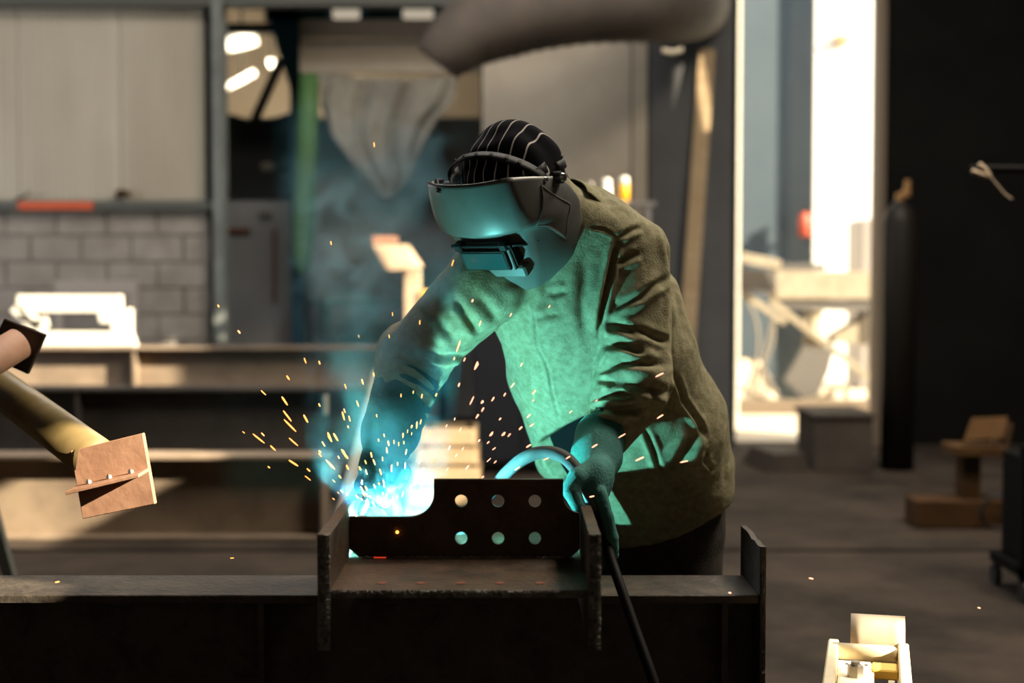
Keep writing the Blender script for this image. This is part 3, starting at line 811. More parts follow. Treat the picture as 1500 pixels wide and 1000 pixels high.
# kerb rail, rubble, jerrycan
tag(MB().box((1.0, 13.5, -0.004), (4.6, 13.65, P(0, 586, 13.5)[2])).bevel(0.01).build('kerb_rail', 'brown_post'), 'low brown kerb rail across the gate opening', 'kerb', kind='structure')
def mound(name, x0, x1, y0, y1, h, seed, label):
    n_ = 46; rows = []
    for j in range(n_ + 1):
        row = []
        for i in range(n_ + 1):
            u, v = i / n_, j / n_
            p = np.array([[x0 + (x1 - x0) * u, y0 + (y1 - y0) * v, 0.0]])
            e = min(1, 6 * min(u, 1 - u)) * min(1, 5 * min(v, 1 - v))
            z = h * (e ** 0.5) * (0.86 + 0.22 * vnoise(p, 4, seed)[0]) + 0.05 * vnoise(p, 14, seed + 1)[0] * (e > 0)
            row.append((p[0, 0], p[0, 1], max(z, 0) - 0.004 if e > 0 else -0.004))
        rows.append(row)
    return tag(MB().grid(rows).build(name, 'rubble', smooth=False), label, 'rubble', kind='stuff')
mound('rubble_heap', P(985, 0, 13.9)[0], P(1150, 0, 13.9)[0], 13.75, 14.9, P(0, 522, 13.9)[2], 3, 'heap of pale sunlit rubble beyond the kerb rail')
mound('sand_heap', P(1205, 0, 14.2)[0], P(1246, 0, 14.2)[0], 13.8, 14.2, 0.22, 5, 'small pale sand heap beneath the scissor stand')
Y = 13.9
x0_, x1_ = P(1012, 0, Y)[0], P(1072, 0, Y)[0]; z0_ = P(0, 524, Y)[2]; z1_ = P(0, 447, Y)[2]
jc = empty('jerrycan', ((x0_ + x1_) / 2, Y + 0.15, z0_), 'yellow canister with sun glare put on its front in white standing on the rubble', 'canister')
MB().box((x0_, Y, z0_), (x1_, Y + 0.34, z1_ - 0.04)).bevel(0.04, 3).build('body', 'yellow_plastic', jc)
MB().box((x0_ + 0.02, Y + 0.02, z1_ - 0.06), (x1_ - 0.12, Y + 0.3, z1_ + 0.02)).bevel(0.03, 3).build('lid', 'yellow_plastic', jc)
MB().box((x0_ + 0.18, Y - 0.03, z0_ + 0.02), (x1_ - 0.03, Y + 0.01, z1_ - 0.08)).bevel(0.015, 3).build('sun_glare_front', 'white_plastic', jc)  # sun glare on the yellow face, built as a white slab
# scissor stand
Y = 13.85
ss = empty('scissor_stand', (P(1180, 0, Y)[0], Y + 0.2, 0), 'cream steel work stand on crossed diagonal legs', 'stand')
def sb(a, b, w, m_, nm, Yo=0.0, dep=0.06):
    A_, B_ = P(*a, Y + Yo), P(*b, Y + Yo)
    MB().bar(A_, B_, dep, w, (0, 1, 0)).build(nm, m_, ss)
def sq(pts, m_, nm, Yo=0.0, dep=0.5):
    MB().poly_prism([P(x_, y_, Y + Yo) for x_, y_ in pts], (0, dep, 0)).bevel(0.006).build(nm, m_, ss)
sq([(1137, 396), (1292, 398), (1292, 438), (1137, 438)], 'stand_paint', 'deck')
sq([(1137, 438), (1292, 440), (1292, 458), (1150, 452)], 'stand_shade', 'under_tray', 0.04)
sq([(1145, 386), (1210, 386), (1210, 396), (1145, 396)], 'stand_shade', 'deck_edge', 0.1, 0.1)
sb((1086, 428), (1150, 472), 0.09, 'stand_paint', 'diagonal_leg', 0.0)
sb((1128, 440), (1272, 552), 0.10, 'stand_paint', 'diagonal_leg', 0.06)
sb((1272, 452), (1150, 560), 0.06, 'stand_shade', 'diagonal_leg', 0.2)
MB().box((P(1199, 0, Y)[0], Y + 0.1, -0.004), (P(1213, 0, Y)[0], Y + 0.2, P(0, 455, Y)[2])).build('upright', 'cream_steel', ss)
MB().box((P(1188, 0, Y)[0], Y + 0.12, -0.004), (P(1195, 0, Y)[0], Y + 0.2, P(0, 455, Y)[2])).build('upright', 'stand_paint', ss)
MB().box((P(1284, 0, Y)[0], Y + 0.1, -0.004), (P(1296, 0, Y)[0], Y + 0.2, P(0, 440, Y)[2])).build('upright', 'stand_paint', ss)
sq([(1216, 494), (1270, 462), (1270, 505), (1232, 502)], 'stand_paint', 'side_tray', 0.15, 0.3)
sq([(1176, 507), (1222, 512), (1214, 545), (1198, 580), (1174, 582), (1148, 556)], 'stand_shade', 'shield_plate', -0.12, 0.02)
# timber and channel lying over the stand
bm_ = tag(MB().poly_prism([P(1062, 388, 13.5), P(1120, 396, 13.3), P(1138, 400, 13.3), P(1138, 428, 13.3), P(1120, 430, 13.3), P(1062, 420, 13.5)], (0.0, 0.5, 0.0)).bevel(0.008).build('timber_baulk', 'stand_shade'),
          'thick brownish baulk projecting from the scissor stand', 'baulk')
a_ = MB(); a_.poly_prism([P(1086, 369, 13.9), P(1145, 381, 13.9), P(1142, 396, 13.9), P(1084, 384, 13.9)], (0, 0.10, 0)); a_.bevel(0.006)
tag(a_.build('steel_channel', 'stand_paint'), 'short steel channel tipped over the baulk', 'channel')
# hoses drooping by the rubble
for k, pp in enumerate((((1088, 430), (1108, 470), (1110, 520), (1098, 560), (1088, 592)), ((1134, 458), (1122, 510), (1108, 560), (1092, 592)), ((1134, 458), (1132, 500), (1120, 545), (1145, 590)))):
    pts = spline([P(x_, y_, 13.72) for x_, y_ in pp], 6)
    tag(MB().tube([(p[0], p[1], max(p[2], 0.012)) for p in pts], 0.012, 8).build('hose', 'hose_tan', smooth=True), 'thin pale hose drooping beside the scissor stand', 'hose', 'pale hoses by the scissor stand')

# ================================================================== dark objects on the far side
gc = empty('gas_cylinder', (P(1322, 0, 9.6)[0], 9.6, 0), 'tall dark gas cylinder with a brass valve', 'cylinder')
gx = P(1322, 0, 9.6)[0]; zt_ = P(0, 318, 9.6)[2]
MB().tube([(gx, 9.6, 0), (gx, 9.6, zt_ - 0.04), (gx, 9.6, zt_ + 0.03), (gx, 9.6, zt_ + 0.08), (gx, 9.6, zt_ + 0.11)], [0.112, 0.112, 0.095, 0.06, 0.03], 24).build('body', 'gas_cyl', gc, smooth=True)
MB().tube([(gx, 9.6, zt_ + 0.10), (gx, 9.6, zt_ + 0.16)], 0.03, 12).build('collar', 'brass', gc)
MB().tube([(gx + 0.045, 9.6, zt_ + 0.14), (gx + 0.05, 9.6, zt_ + 0.25)], [0.026, 0.02], 10).build('valve', 'brass', gc)
MB().tube([(gx, 9.6, zt_ + 0.15), (gx + 0.05, 9.6, zt_ + 0.19)], 0.015, 8).build('outlet', 'brass', gc)

bo = empty('boom_trolley', (2.22, 5.75, 0), 'black wheeled trolley with a tall boom arm', 'trolley')
MB().box((2.03, 5.62, 0.08), (2.07, 5.66, 0.63)).build('upright', 'black_paint', bo)
MB().box((2.45, 5.62, 0.08), (2.49, 5.66, 0.63)).build('upright', 'black_paint', bo)
MB().box((2.03, 5.62, 0.10), (2.49, 6.0, 0.14)).build('base', 'black_paint', bo)
MB().box((2.07, 5.65, 0.14), (2.45, 5.98, 0.58)).bevel(0.01).build('cabinet', 'black_paint', bo)
MB().tube([(2.20, 5.8, 0.5), (2.20, 5.8, 1.80)], 0.022, 10).build('pole', 'black_paint', bo)
za_ = P(0, 247, 5.75)[2]
MB().tube([(2.22, 5.8, za_), (P(1424, 0, 5.75)[0], 5.75, za_)], 0.016, 10).build('arm', 'black_paint', bo)
for x_, y_ in ((2.05, 5.64), (2.47, 5.64), (2.05, 5.98), (2.47, 5.98)):
    MB().tube([(x_ - 0.012, y_, 0.045), (x_ + 0.012, y_, 0.045)], 0.045, 14).build('caster', 'black_steel', bo)
kx = P(1441, 252, 5.72)
w_ = empty('wire_tie', tuple(kx), 'pale twisted wire tie knotted on the boom arm', 'wire')
for pp in (((1434, 240), (1443, 248), (1449, 257)), ((1424, 250), (1440, 256), (1451, 258))):
    MB().tube(spline([P(x_, y_, 5.71) for x_, y_ in pp], 4), 0.009, 8).build('loop', 'pale_wire', w_, smooth=True)
MB().tube(spline([P(1450, 258, 5.71), P(1462, 272, 5.71), P(1472, 284, 5.71), P(1482, 291, 5.71)], 4), 0.003, 6).build('tail', 'pale_wire', w_)

Y = 7.3
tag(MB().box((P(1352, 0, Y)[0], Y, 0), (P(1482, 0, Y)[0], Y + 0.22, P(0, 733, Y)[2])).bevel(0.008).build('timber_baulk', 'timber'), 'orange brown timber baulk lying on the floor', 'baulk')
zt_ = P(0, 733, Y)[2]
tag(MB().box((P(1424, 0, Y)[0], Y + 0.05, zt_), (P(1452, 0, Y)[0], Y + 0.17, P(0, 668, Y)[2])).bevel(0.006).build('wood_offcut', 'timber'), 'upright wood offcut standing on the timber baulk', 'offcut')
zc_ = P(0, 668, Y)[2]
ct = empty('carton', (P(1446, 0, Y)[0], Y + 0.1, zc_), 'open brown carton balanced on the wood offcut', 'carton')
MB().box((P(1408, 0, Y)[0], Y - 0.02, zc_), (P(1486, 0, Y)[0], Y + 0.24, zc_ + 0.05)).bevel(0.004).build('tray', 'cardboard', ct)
MB().poly_prism([P(1412, 645, Y), P(1470, 640, Y), P(1476, 610, Y + 0.1), P(1424, 612, Y + 0.1)], (0, 0.008, 0)).build('flap', 'cardboard', ct)
MB().poly_prism([(P(1484, 0, Y)[0], Y - 0.02, zc_ + 0.05), (P(1484, 0, Y)[0], Y + 0.24, zc_ + 0.05), (P(1490, 0, Y)[0], Y + 0.24, zc_ + 0.17), (P(1490, 0, Y)[0], Y - 0.02, zc_ + 0.17)], (0.008, 0, 0)).build('flap', 'cardboard', ct)
c = P(1462, 762, Y - 0.05)
rg = [(c[0] + 0.09 * math.cos(t), Y - 0.06 - 0.02 * math.sin(t), 0.10 + 0.09 * math.sin(t)) for t in np.linspace(0, 2 * math.pi, 29)]
tag(MB().tube(rg, 0.009, 8, caps=False).build('cable_coil', 'black_steel', smooth=True), 'black cable coil leaning on the timber baulk', 'coil')
# crate by the doorway and the steel plates beside it
Y = 9.5
cz = P(0, 606, Y)[2]
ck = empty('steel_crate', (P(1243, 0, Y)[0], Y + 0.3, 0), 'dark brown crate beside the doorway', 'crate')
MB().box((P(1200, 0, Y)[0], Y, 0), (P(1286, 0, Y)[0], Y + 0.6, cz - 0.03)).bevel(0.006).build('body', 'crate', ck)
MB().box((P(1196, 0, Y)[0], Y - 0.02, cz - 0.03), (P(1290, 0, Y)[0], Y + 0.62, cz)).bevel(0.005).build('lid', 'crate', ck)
for k in range(5):
    x_ = P(1122 + 9 * k, 0, 9.7)[0]
    tag(MB().obox((x_ + 0.10 - 0.036 * k, 9.75 + 0.02 * k, 0.011 + 0.021 * k), (0.15 - 0.010 * k, 0.04, 0), (-0.04, 0.26, 0), (0, 0, 0.01)).build('steel_plate', 'crate'),
        'dark flat steel plate lying in a low pile by the crate', 'plate', 'steel plates piled by the crate')
# ================================================================== the trestle beam the work lies on
TZ = 0.640                    # its top
nb = empty('trestle_beam', (-0.6, 3.03, 0), 'long dark beam on the floor that carries the workpiece, with an end plate', 'beam', kind='thing')
Y0, Y1 = 2.93, 3.13
yc = (Y0 + Y1) / 2
MB().box((-2.4, Y0, TZ - 0.018), (0.515, Y1, TZ)).bevel(0.002).build('top_flange', 'near_beam', nb)
MB().box((-2.4, Y0, 0), (0.515, Y1, 0.018)).build('bottom_flange', 'near_beam', nb)
MB().box((-2.4, yc - 0.006, 0.018), (0.515, yc + 0.006, TZ - 0.018)).build('web', 'near_beam', nb)
for px in (384, 1060):
    x = P(px, 900, 2.96)[0]
    MB().box((x - 0.006, Y0 + 0.012, 0.018), (x + 0.006, yc - 0.006, TZ - 0.018)).build('stiffener', 'near_beam', nb)
def rough_edge(p0, p1, n, vec_th, vec_w, amp, seed):
    """flame-cut edge: a bar whose front face is rippled"""
    p0, p1, th, w = (np.asarray(v, float) for v in (p0, p1, vec_th, vec_w))
    r = np.random.default_rng(seed); m = 4; rows = []
    nrm = np.cross(p1 - p0, th); nrm /= np.linalg.norm(nrm)
    if nrm @ w > 0: nrm = -nrm
    for i in range(n + 1):
        c = p0 + (p1 - p0) * i / n; row = [c + w]
        for k in range(m + 1):
            row.append(c + th * k / m + nrm * amp * (0.4 + 0.6 * r.random()) * (1 if i % 2 else 0.55) * (0.3 if k in (0, m) else 1))
        row.append(c + th + w); rows.append(row)
    return rows
# ragged end plate rising above the flange
xe = 0.515
et = P(1118, 800, Y0)[2]
prof = [(Y0 - 0.005, 0.0), (Y0 - 0.005, et)] + [(Y0 - 0.005 + (Y1 + 0.055 - Y0) * (k / 7), et + 0.004 * random.uniform(-1, 1)) for k in range(1, 7)] + [(Y1 + 0.05, et), (Y1 + 0.05, 0)]
MB().poly_prism([(xe, y, z) for y, z in prof], (0.012, 0, 0)).build('end_plate', 'near_beam', nb)
MB().grid(rough_edge((xe, Y0 - 0.005, 0.1), (xe, Y0 - 0.005, et), 90, (0.012, 0, 0), (0, 0.004, 0), 0.003, 5)).build('cut_edge', 'near_beam', nb)

# ================================================================== workpiece: beam on its side, welded cross plate
XLf, XRf = -0.345, 0.158      # outer faces of the two flanges
TF = 0.022
WZ0, WZ1 = TZ, 0.845
WEB = 0.744
YN, YB = 2.50, 3.16
wp = empty('workpiece_beam', ((XLf + XRf) / 2, 2.83, TZ), 'dark steel beam lying on its side with a notched drilled cross plate', 'workpiece', kind='thing')
MB().box((XLf, YN + 0.003, WZ0), (XLf + TF, YB, WZ1)).bevel(0.0015).build('flange', 'work_steel', wp)
MB().box((XRf - TF, YN + 0.003, WZ0), (XRf, YB, WZ1)).bevel(0.0015).build('flange', 'work_steel', wp)
MB().box((XLf + TF, YN + 0.012, WEB - 0.014), (XRf - TF, YB, WEB)).build('web', 'work_steel', wp)
MB().grid(rough_edge((XLf, YN, WZ0 - 0.002), (XLf, YN, WZ1 + 0.001), 130, (TF, 0, 0), (0, 0.006, 0), 0.0045, 1)).build('cut_edge', 'cut_edge', wp)
MB().grid(rough_edge((XRf - TF, YN, WZ0 - 0.002), (XRf - TF, YN, WZ1 + 0.001), 130, (TF, 0, 0), (0, 0.006, 0), 0.0045, 2)).build('cut_edge', 'cut_edge', wp)
MB().grid(rough_edge((XLf + TF, YN + 0.010, WEB - 0.014), (XRf - TF, YN + 0.010, WEB - 0.014), 220, (0, 0, 0.014), (0, 0.004, 0), 0.004, 3)).build('cut_edge', 'cut_edge', wp)
# cross plate with a notch, rounded shoulders, six holes and clipped corners
PY, PT = 2.80, 0.014
def pp(px, py): return P(px, py, PY)
xl, xr = XLf + TF + 0.001, XRf - TF - 0.001
zl = P(0, 757, PY)[2]; zh = P(0, 702, PY)[2]
xs = pp(634, 0)[0]; xe2 = pp(826, 0)[0]
R1 = 0.048
outline = [(xl, WEB + 0.018), (xl + 0.018, WEB + 0.0015), (xr - 0.018, WEB + 0.0015), (xr, WEB + 0.018), (xr, zl + 0.008)]
R2 = min(xr - xe2, zh - zl - 0.01)
for k in range(0, 9):          # concave shoulder on the hand side
    a = -math.pi / 2 - (math.pi / 2) * k / 8
    outline.append((xe2 + R2 + R2 * math.cos(a), zl + 0.008 + R2 + R2 * math.sin(a)))
outline += [(xe2, zh), (xs, zh)]
for k in range(0, 9):
    a = 0 - (math.pi / 2) * k / 8
    outline.append((xs - R1 + R1 * math.cos(a), zl + R1 + R1 * math.sin(a)))
outline += [(xl, zl)]
outline = [q for i, q in enumerate(outline) if math.dist(q, outline[i - 1]) > 1e-4]
holes = [(pp(x, y)[0], pp(x, y)[2]) for y in (733.5, 788) for x in (675.5, 729.5, 783.5)]
def drilled(outline, holes, r, y0, th):
    bm = bmesh.new()
    loops = [outline] + [[(cx_ + r * math.cos(t), cz_ + r * math.sin(t)) for t in np.linspace(0, 2 * math.pi, 25)[:-1]] for cx_, cz_ in holes]
    es = []
    for lp in loops:
        vs = [bm.verts.new((x, y0, z)) for x, z in lp]
        es += [bm.edges.new((vs[i], vs[(i + 1) % len(vs)])) for i in range(len(vs))]
    bmesh.ops.triangle_fill(bm, edges=es, use_beauty=True, use_dissolve=False)
    g = bmesh.ops.extrude_face_region(bm, geom=list(bm.faces))
    bmesh.ops.translate(bm, verts=[v for v in g['geom'] if isinstance(v, bmesh.types.BMVert)], vec=(0, th, 0))
    mb = MB(); mb.bm.free(); mb.bm = bm
    return mb
drilled(outline, holes, 0.0125, PY, PT).build('cross_plate', 'work_steel', wp)
# weld bead along the foot of the plate, one stretch still red
bead = [(x, PY - 0.003, WEB + 0.001 + 0.0012 * math.sin(i * 1.9)) for i, x in enumerate(np.linspace(xl + 0.03, xr - 0.03, 90))]
MB().tube(bead, [0.0028 + 0.0008 * (i % 2) for i in range(90)], 6).build('weld_bead', 'cut_edge', wp)
a_, b_ = pp(548, 830)[0], pp(566, 830)[0]
MB().tube([(a_, PY - 0.006, WEB + 0.002), (b_, PY - 0.006, WEB + 0.002)], 0.0016, 6).build('hot_bead', 'hot_metal', wp)
c = pp(582, 779)
hs = MB(); bmesh.ops.create_icosphere(hs.bm, subdivisions=2, radius=0.0032, matrix=Matrix.Translation((c[0], PY - 0.001, c[2])))
hs.build('hot_spatter', 'hot_spot', wp)
# drill marks along the web
for px in (560, 617, 675, 732, 790):
    c = P(px, 856, 2.57)
    MB().tube([(c[0], 2.565, WEB), (c[0], 2.565, WEB + 0.0012)], 0.009, 14).build('punch_mark', 'rust_red', wp)

# ================================================================== tubular brace with bolted end plate
TY = 2.9
br = empty('tube_brace', tuple(P(165, 697, TY)), 'olive steel tube ending in a pink primed plate with a bolted angle', 'brace')
e0 = P(140, 672, TY + 0.02); e1 = P(-40, 538, 3.75); e2 = e0 + (e1 - e0) * 2.6
MB().tube([e0, e1, e2], 0.046, 32).build('tube', 'olive_tube', br, smooth=True)
pc = [P(103, 660, TY), P(209, 634, TY - 0.02), P(227, 738, TY - 0.02), P(121, 760, TY)]
MB().poly_prism(pc, (0.002, 0.012, 0.0)).bevel(0.0015).build('end_plate', 'primer', br)
u = (pc[1] - pc[0]) / np.linalg.norm(pc[1] - pc[0]); v = (pc[3] - pc[0]) / np.linalg.norm(pc[3] - pc[0])
nrm = np.cross(u, v); nrm /= np.linalg.norm(nrm); nrm = nrm if nrm[1] < 0 else -nrm
h0 = pc[0] + v * 0.072; wdt = np.linalg.norm(pc[1] - pc[0])
out = (nrm * 0.055 + np.array([0, 0, -0.004]))
MB().poly_prism([h0, h0 + u * wdt, h0 + u * wdt + out, h0 + out], v * 0.007).bevel(0.001).build('angle_leg', 'primer', br)
for t in (0.22, 0.5, 0.8):
    b = h0 + u * wdt * t + out * 0.3
    d_ = MB(); d_.tube([b, b - v * 0.006], 0.0065, 6); d_.tube([b - v * 0.006, b - v * 0.009], 0.0035, 8)
    d_.build('bolt', 'bolt', br)
# second brace behind it: plate with its own stub of tube
b2 = empty('tube_brace', tuple(P(30, 510, 3.35)), 'pinkish tube with a dark square end plate above the olive tube', 'brace')
q2 = [P(6, 466, 3.35), P(66, 490, 3.31), P(40, 548, 3.31), P(-22, 520, 3.35)]
MB().poly_prism(q2, (0.002, 0.012, 0)).bevel(0.002).build('end_plate', 'crate', b2)
MB().tube([P(28, 503, 3.31), P(-60, 556, 3.18), P(-300, 690, 2.98)], 0.038, 28).build('tube', 'primer', b2, smooth=True)
# trestle outside the frame that both braces lie on
tr = empty('saw_trestle', (-2.0, 3.9, 0), 'steel saw trestle carrying the tube braces', 'trestle')
MB().box((-2.05, 3.2, 0.98), (-1.97, 5.2, 1.04)).build('top_bar', 'rail_green', tr)
for y_ in (3.3, 5.1):
    for sx in (-0.25, 0.25):
        MB().bar((-2.01, y_, 0.98), (-2.01 + sx, y_, 0.0), 0.04, 0.04).build('leg', 'rail_green', tr)

# ================================================================== roller stand in the sun
RY = 2.95
rs = empty('roller_stand', (P(1283, 0, 2.95)[0], 2.95, 0), 'cream roller stand with a bolted plate and a curled tan guard', 'machine')
rz = 0.535
xa, xb = P(1232, 0, RY)[0], P(1333, 0, RY)[0]
for x_, nm in ((xa, 'side_rail'), (xb, 'side_rail')):
    MB().box((x_ - 0.011, 2.15, rz - 0.045), (x_ + 0.011, RY, rz + 0.004)).bevel(0.003).build(nm, 'cream_machine', rs)
    for y_ in (2.2, 2.9):
        MB().box((x_ - 0.011, y_ - 0.015, 0), (x_ + 0.011, y_ + 0.015, rz - 0.045)).build('leg', 'cream_machine', rs)
MB().tube([(xa, RY - 0.035, rz - 0.012), (xb - 0.02, RY - 0.035, rz - 0.012), (xb - 0.008, RY - 0.035, rz - 0.006)], [0.017, 0.017, 0.004], 20).build('roller', 'cream_machine', rs, smooth=True)
MB().box((xa + 0.011, 2.795, rz - 0.034), (xa + 0.078, 2.852, rz - 0.014)).bevel(0.003).build('cross_bar', 'cream_machine', rs)
MB().box((xa + 0.078, 2.795, rz - 0.034), (xb - 0.012, 2.852, rz - 0.014)).bevel(0.003).build('cross_bar', 'machine_yellow', rs)
for k in range(3):
    MB().tube([(xa + 0.03 + 0.019 * k, 2.822, rz - 0.0142), (xa + 0.03 + 0.019 * k, 2.822, rz - 0.0128)], 0.0035, 10).build('rivet', 'black_steel', rs)
MB().box((xa + 0.015, 2.62, rz - 0.022), (xa + 0.083, 2.775, rz - 0.010)).bevel(0.004, 2).build('bolt_plate', 'cream_machine', rs)
bt = MB().tube([(xa + 0.048, 2.72, rz - 0.010), (xa + 0.048, 2.72, rz + 0.012)], 0.016, 6).build('bolt', 'bolt', rs)
MB().tube([(xa + 0.048, 2.72, rz + 0.012), (xa + 0.048, 2.72, rz + 0.020)], 0.009, 10).build('bolt_tip', 'bolt', bt)
MB().box((xa + 0.09, 2.55, rz - 0.05), (xb - 0.02, 2.74, rz - 0.03)).bevel(0.003).build('motor_cover', 'rust_red', rs)
MB().tube([(xa + 0.11, 2.70, rz - 0.02), (xb - 0.02, 2.70, rz - 0.02)], 0.012, 12).build('pinion', 'cream_machine', rs)
ga, gb = P(1248, 0, 3.0)[0], P(1326, 0, 3.0)[0]
gt = P(0, 900, 3.0)[2]
rows = [[(x_, 3.0 + 0.055 * math.cos(t), (gt - 0.055) + 0.055 * math.sin(t)) for x_ in np.linspace(ga, gb, 6)] for t in np.linspace(-0.3, math.pi + 0.9, 22)]
o = MB().grid(rows).build('guard', 'belt', rs, smooth=True); o.modifiers.new('thickness', 'SOLIDIFY').thickness = 0.003
MB().box((ga + 0.01, 2.96, rz - 0.06), (gb - 0.01, 3.03, rz - 0.03)).build('guard_bracket', 'cream_machine', rs)

rs.rotation_euler = (0, 0, math.radians(-14.4))

# ================================================================== the welder
ARC = P(574, 776, 2.870)
POOL = P(508, 752, 2.85)
person = empty('person', (0.33, 3.45, 0), 'person in an olive work jacket, gauntlets and striped cap, bent over welding', 'person')
sh_r, el_r, wr_r = P(712, 415, 3.07), P(606, 527, 3.14), P(574, 640, 3.02)
sh_l, el_l, wr_l = P(926, 372, 3.15), P(930, 556, 3.08), P(880, 645, 3.05)
S = [(P(968, 778, 3.42), .165, .14), (P(950, 700, 3.40), .200, .165), (P(924, 640, 3.36), .228, .170), (P(882, 540, 3.27), .210, .150), (P(838, 430, 3.18), .185, .135), (P(822, 345, 3.13), .15, .095)]
LATV = (0.97, -0.16, 0.12)
neck = P(800, 300, 3.08)
head_c = P(752, 280, 3.03)
HY, HP = math.radians(34), math.radians(36)
HL = np.array([math.cos(HY), -math.sin(HY), 0]); HF = np.array([-math.sin(HY) * math.cos(HP), -math.cos(HY) * math.cos(HP), -math.sin(HP)])
HU = -np.cross(HL, HF)
def H(x, y, z): return head_c + HL * x + HF * y + HU * z
bot_axis = (S[3][0] - S[1][0]); bot_axis = bot_axis / np.linalg.norm(bot_axis)
def pxy(p):
    q = p - np.array([0, 0, CAM_Z], np.float32); d = q @ _fwd.astype(np.float32)
    return 750 + F_PX * q[..., 0] / d, 500 - F_PX * (q @ _up.astype(np.float32)) / d

hip_l, hip_r = np.array([0.405, 3.43, 0.80]), np.array([0.245, 3.43, 0.78])
kn_l, kn_r = np.array([0.43, 3.40, 0.44]), np.array([0.22, 3.36, 0.44])
an_l, an_r = np.array([0.44, 3.52, 0.09]), np.array([0.20, 3.50, 0.09])
def body_f(p):
    d = eloft(p, [(c_, a_ - .045, b_ - .04) for c_, a_, b_ in S[1:]], LATV)
    for a_, b_, r1, r2 in ((sh_r, el_r, .052, .042), (el_r, wr_r, .042, .03), (sh_l, el_l, .052, .042), (el_l, wr_l, .042, .03),
                           (P(822, 345, 3.13), sh_l, .06, .05), (P(822, 345, 3.13), sh_r, .06, .05),
                           (neck, head_c, .055, .055), (hip_l, kn_l, .075, .055), (kn_l, an_l, .052, .038), (hip_r, kn_r, .075, .055), (kn_r, an_r, .052, .038),
                           (an_l, an_l + [0.0, -0.16, -0.05], .036, .03), (an_r, an_r + [-0.03, -0.16, -0.05], .036, .03), (hip_l, hip_r, .09, .09)):
        d = smin(d, roundcone(p, a_, b_, r1, r2), 0.03)
    d = smin(d, ellip(p, H(0, 0.0, 0.0), np.stack([HL, HF, HU]), (.072, .092, .108)), 0.02)
    d = smin(d, roundcone(p, H(0, .06, -.07), H(0, .075, -.09), .04, .03), 0.02)      # jaw
    d = smin(d, roundcone(p, H(0, .090, 0.0), H(0, .108, -.035), .009, .013), 0.008)   # nose
    d = smin(d, roundcone(p, H(-.02, .090, -.066), H(.02, .090, -.066), .008, .008), 0.006)  # lips
    for s_ in (-1, 1):
        d = np.maximum(d, -(np.linalg.norm(p - H(s_ * .032, .098, .005).astype(np.float32), axis=-1) - .013))
        d = smin(d, np.linalg.norm(p - H(s_ * .032, .081, .005).astype(np.float32), axis=-1) - .012, 0.003)  # eyes
        d = smin(d, ellip(p, H(s_ * .074, -.01, -.005), np.stack([HL, HF, HU]), (.01, .02, .032)), 0.006)    # ears
    return d
body = field_mesh('body', body_f, (-0.30, 2.72, 0.0), (0.62, 3.72, 1.75), 0.0105, 'skin', person, it=2)

def jacket_f(p):
    d = eloft(p, S, LATV)
    d = smin(d, roundcone(p, P(822, 350, 3.13), P(908, 362, 3.14), .085, .078), 0.05)
    d = smin(d, roundcone(p, P(822, 350, 3.13), P(715, 405, 3.07), .085, .072), 0.05)
    d = smin(d, roundcone(p, P(822, 340, 3.12), neck, .09, .076), 0.03)
    d = smin(d, roundcone(p, P(855, 345, 3.20), P(915, 440, 3.28), .10, .12), 0.06)       # rounded back
    ar = smin(roundcone(p, sh_r, el_r, .086, .079), roundcone(p, el_r, el_r + (wr_r - el_r) * .52, .080, .066), 0.02)
    al = smin(roundcone(p, sh_l, el_l, .083, .078), roundcone(p, el_l, el_l + (wr_l - el_l) * .86, .080, .058), 0.025)
    d = smin(d, ar, 0.022)
    x, y = pxy(p)
    d = smin(d, al, 0.010)
    # hem: cut square to the leaning trunk
    hem = (p - P(968, 757, 3.40).astype(np.float32)) @ np.array([0.34, 0.28, -0.90], np.float32)
    d = np.maximum(d, hem)
    # open front: the near panel ends in a slanting edge above the hands
    cut = ((y - (646 - (x - 786) * 0.50)) / 660.0)
    side = (884 - x) / 660.0
    reg = np.minimum(np.minimum(cut, side), 3.30 - p[..., 1])
    d = np.maximum(d, reg - np.float32(0.0))
    # cavity so the open hem shows an inside
    return d
